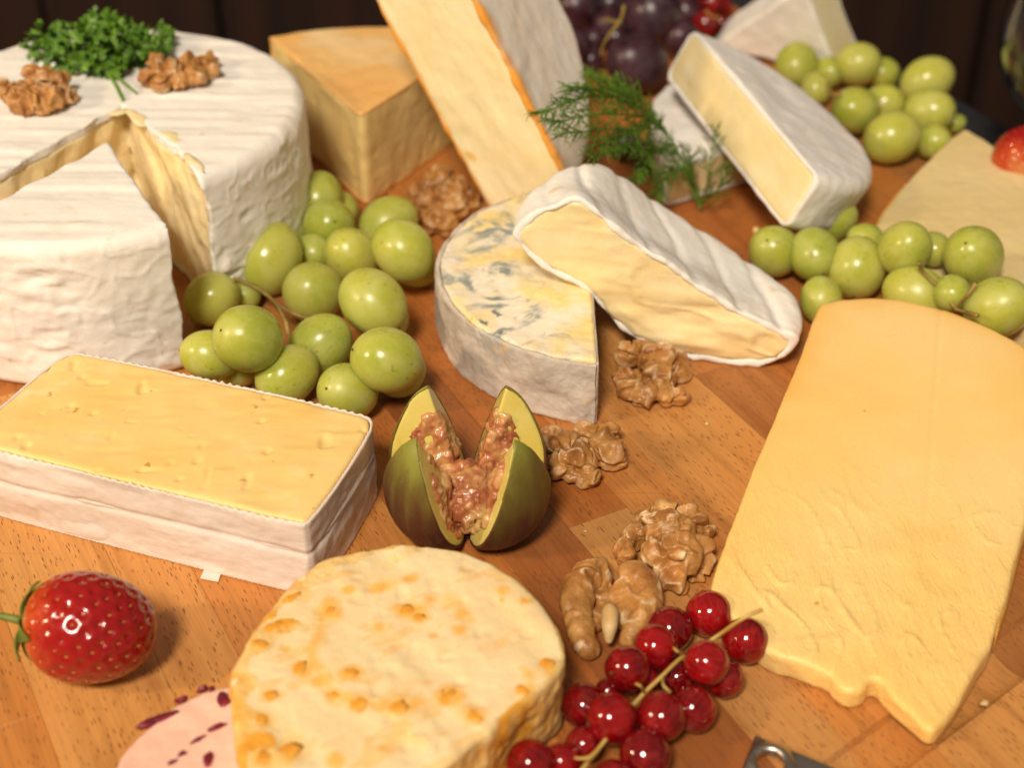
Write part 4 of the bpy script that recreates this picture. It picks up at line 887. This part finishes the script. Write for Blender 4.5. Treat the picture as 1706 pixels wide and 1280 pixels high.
db = P(1160, 350, .1); dl = thing('dill_sprig', 'feathery green dill sprig arching between the camembert pieces', 'dill', db)
rn = random.Random(21); dv = []; ds_ = []
def thread(p, d, ln, r=.024):
    q = p+d*ln*.55+np.array([0, 0, .06]); e = p+d*ln+np.array([rn.gauss(0, .05), rn.gauss(0, .05), -.05]); dv.append(tube([p, q, e], [r, r, r*.35], 3, False))
def frond(pts, r0, n, ln):
    cv = curve([P(a, b, z+float(np.interp(a, (900, 1000, 1060, 1120), (2.6, 1.8, .9, 0))))-db for a, b, z in pts], 10); ds_.append(tube(cv, np.linspace(r0, .02, len(cv)), 5))
    for i in range(n):
        t = (i+.5)/n; k = t*(len(cv)-1); j = min(int(k), len(cv)-2); p = cv[j]+(cv[j+1]-cv[j])*(k-j); tg = nrm(cv[j+1]-cv[j])
        for s in (-1, 1):
            sd_ = nrm(np.cross(tg, nrm([rn.gauss(0, .6), rn.gauss(-.5, .5), 1]))); d = nrm(tg*1.1+sd_*s*rn.uniform(.3, .9)+np.array([0, 0, rn.gauss(0, .25)]))
            l = ln*(1-.5*t)*rn.uniform(.6, 1.1); thread(p, d, l)
            for m in (.35, .65):
                thread(p+d*l*m, nrm(d+np.array([rn.gauss(0, .5), rn.gauss(0, .5), rn.gauss(0, .5)])), l*.55, .02)
main_ = [(1168, 348, .3), (1150, 300, 1.3), (1130, 255, 2.2), (1105, 215, 2.9), (1070, 185, 3.5), (1020, 160, 4.0)]
frond(main_, .075, 16, .9)
for pts in ([(1070, 185, 3.5), (1030, 150, 4.1), (985, 128, 4.2)], [(1020, 160, 4.0), (960, 165, 4.3), (902, 190, 4.2)], [(1105, 215, 2.9), (1020, 215, 3.6), (940, 222, 3.8)], [(1085, 195, 3.3), (1000, 190, 4.1), (920, 205, 4.0)],
            [(1130, 255, 2.2), (1060, 245, 3.1), (985, 262, 3.4)], [(1110, 220, 2.9), (1060, 165, 3.7), (1030, 138, 4.0)], [(1120, 240, 2.5), (1085, 260, 2.5), (1060, 300, 2.2)], [(1140, 280, 1.7), (1110, 290, 1.9), (1095, 325, 1.6)],
            [(1165, 345, .3), (1180, 300, 1.6), (1185, 260, 2.4), (1192, 215, 3.0)], [(1170, 340, .4), (1200, 310, 1.4), (1215, 275, 2.0)], [(1160, 320, .9), (1150, 290, 1.7), (1148, 255, 2.4)], [(1060, 180, 3.6), (1000, 150, 4.3), (950, 150, 4.4)], [(1090, 200, 3.2), (1040, 225, 3.2), (1000, 245, 3.3)]):
    frond(pts, .045, 9 if pts[-1][0] > 1140 else 24, 1.25)
part('fronds', *join(dv), DILL, dl, stuff=True); part('stems', *join(ds_), DILL, dl)

# ------------------------------------------------------------------ steel utensil, glass, crumbs
k0, k1, k2 = P(1258, 1222, .3), P(1392, 1277, .3), P(1234, 1284, .3)
ex = nrm(k1-k0); eyy = nrm(np.cross([0, 0, 1.], ex)); 
kn = thing('cheese_knife', 'stainless steel utensil with a round hole lying at the board front', 'knife', (k0[0], k0[1], 0), (ex, eyy, np.array([0, 0, 1.])))
kd2 = k2-k0; sl_ = (kd2@ex)/(kd2@eyy); hp = P(1283, 1270, .3)-k0; hx, hy = hp@ex, hp@eyy
def kf(X, Y, Z):
    d = np.maximum(np.maximum(-(X-sl_*Y)*.94, X-3.1), np.maximum(Y, -Y-8.5)); d = np.maximum(d, .0-X-Y*0-.0) if False else d
    d = smax(d, -10+0*d, .1); r = np.sqrt((X-hx)**2+(Y-hy)**2); zt = .28+.10*np.exp(-((r-.46)/.12)**2)
    return np.maximum(smax(smax(d, Z-zt, .08), .12-Z+.0*X, .05), .34-r)
V, Q = solid(kf, (-1.5, -8.6, 0), (3.3, .2, .5), .05); part('blade', V, Q, STEEL, kn)
hd = solid(lambda X, Y, Z: smax(np.sqrt(((X-1.2)/.9)**2+((Z-.62)/.55)**2)*.6-.6, np.abs(Y+13)-5, .3), (0, -18.2, 0), (2.4, -7.8, 1.3), .1); part('handle', *hd, HANDLE, kn)

gl = P(1760, 140, -2.6); gl = np.array([24.4, 18.0, -2.6])
wgl = thing('wine_glass', 'clear wine glass standing on the dark table behind the board', 'glass', gl)
def lathe(prof, n=40):
    V, F = [], []; m = len(prof)
    for i in range(n):
        g = 2*math.pi*i/n
        for r, z in prof: V.append((r*math.cos(g), r*math.sin(g), z))
    for i in range(n):
        for j in range(m-1): a, b = i*m+j, ((i+1) % n)*m+j; F.append((a, b, b+1, a+1))
    return V, F
bo = [(.0, 3.3), (1.3, 3.45), (2.8, 4.3), (3.8, 5.7), (4.15, 7.4), (3.9, 9.8), (3.3, 12.2)]; bi = [(r-.13 if r > .2 else 0, z+.13) for r, z in bo]
bi[-1] = (3.2, 12.2)
part('bowl', *lathe(curve([(r, z, 0) for r, z in bo], 6)[:, :2].tolist()+curve([(r, z, 0) for r, z in bi[::-1]], 6)[:, :2].tolist()), GLASS, wgl)
part('stem', *lathe([(.001, .32), (.42, .32), (.38, 1.0), (.32, 1.6), (.38, 2.7), (.7, 3.2), (.001, 3.28)]), GLASS, wgl)
part('foot', *lathe([(.001, .0), (2.7, .0), (2.75, .08), (1.5, .2), (.45, .30), (.001, .31)]), GLASS, wgl)

for (a, b, r, lab) in ((1640, 1172, .13, 'small pale cheese crumb lying in the board groove'), (1260, 383, .15, 'pale cheese crumb on the board beside the green grapes'), (1178, 706, .06, 'tiny pale crumb on the bare board between walnut and yellow slab'), (975, 885, .05, 'tiny crumb on the board between the fig and the butterfly walnut')):
    p = P(a, b, r*.5); V, F = lump(500+a, r, r*.8, r*.6, 10, 7); o = bpy.data.objects.new('cheese_crumb', mesh('cheese_crumb', V, F, KERNEL)); col.objects.link(o); o.location = Vector(p*S); o['label'] = lab; o['category'] = 'crumb'
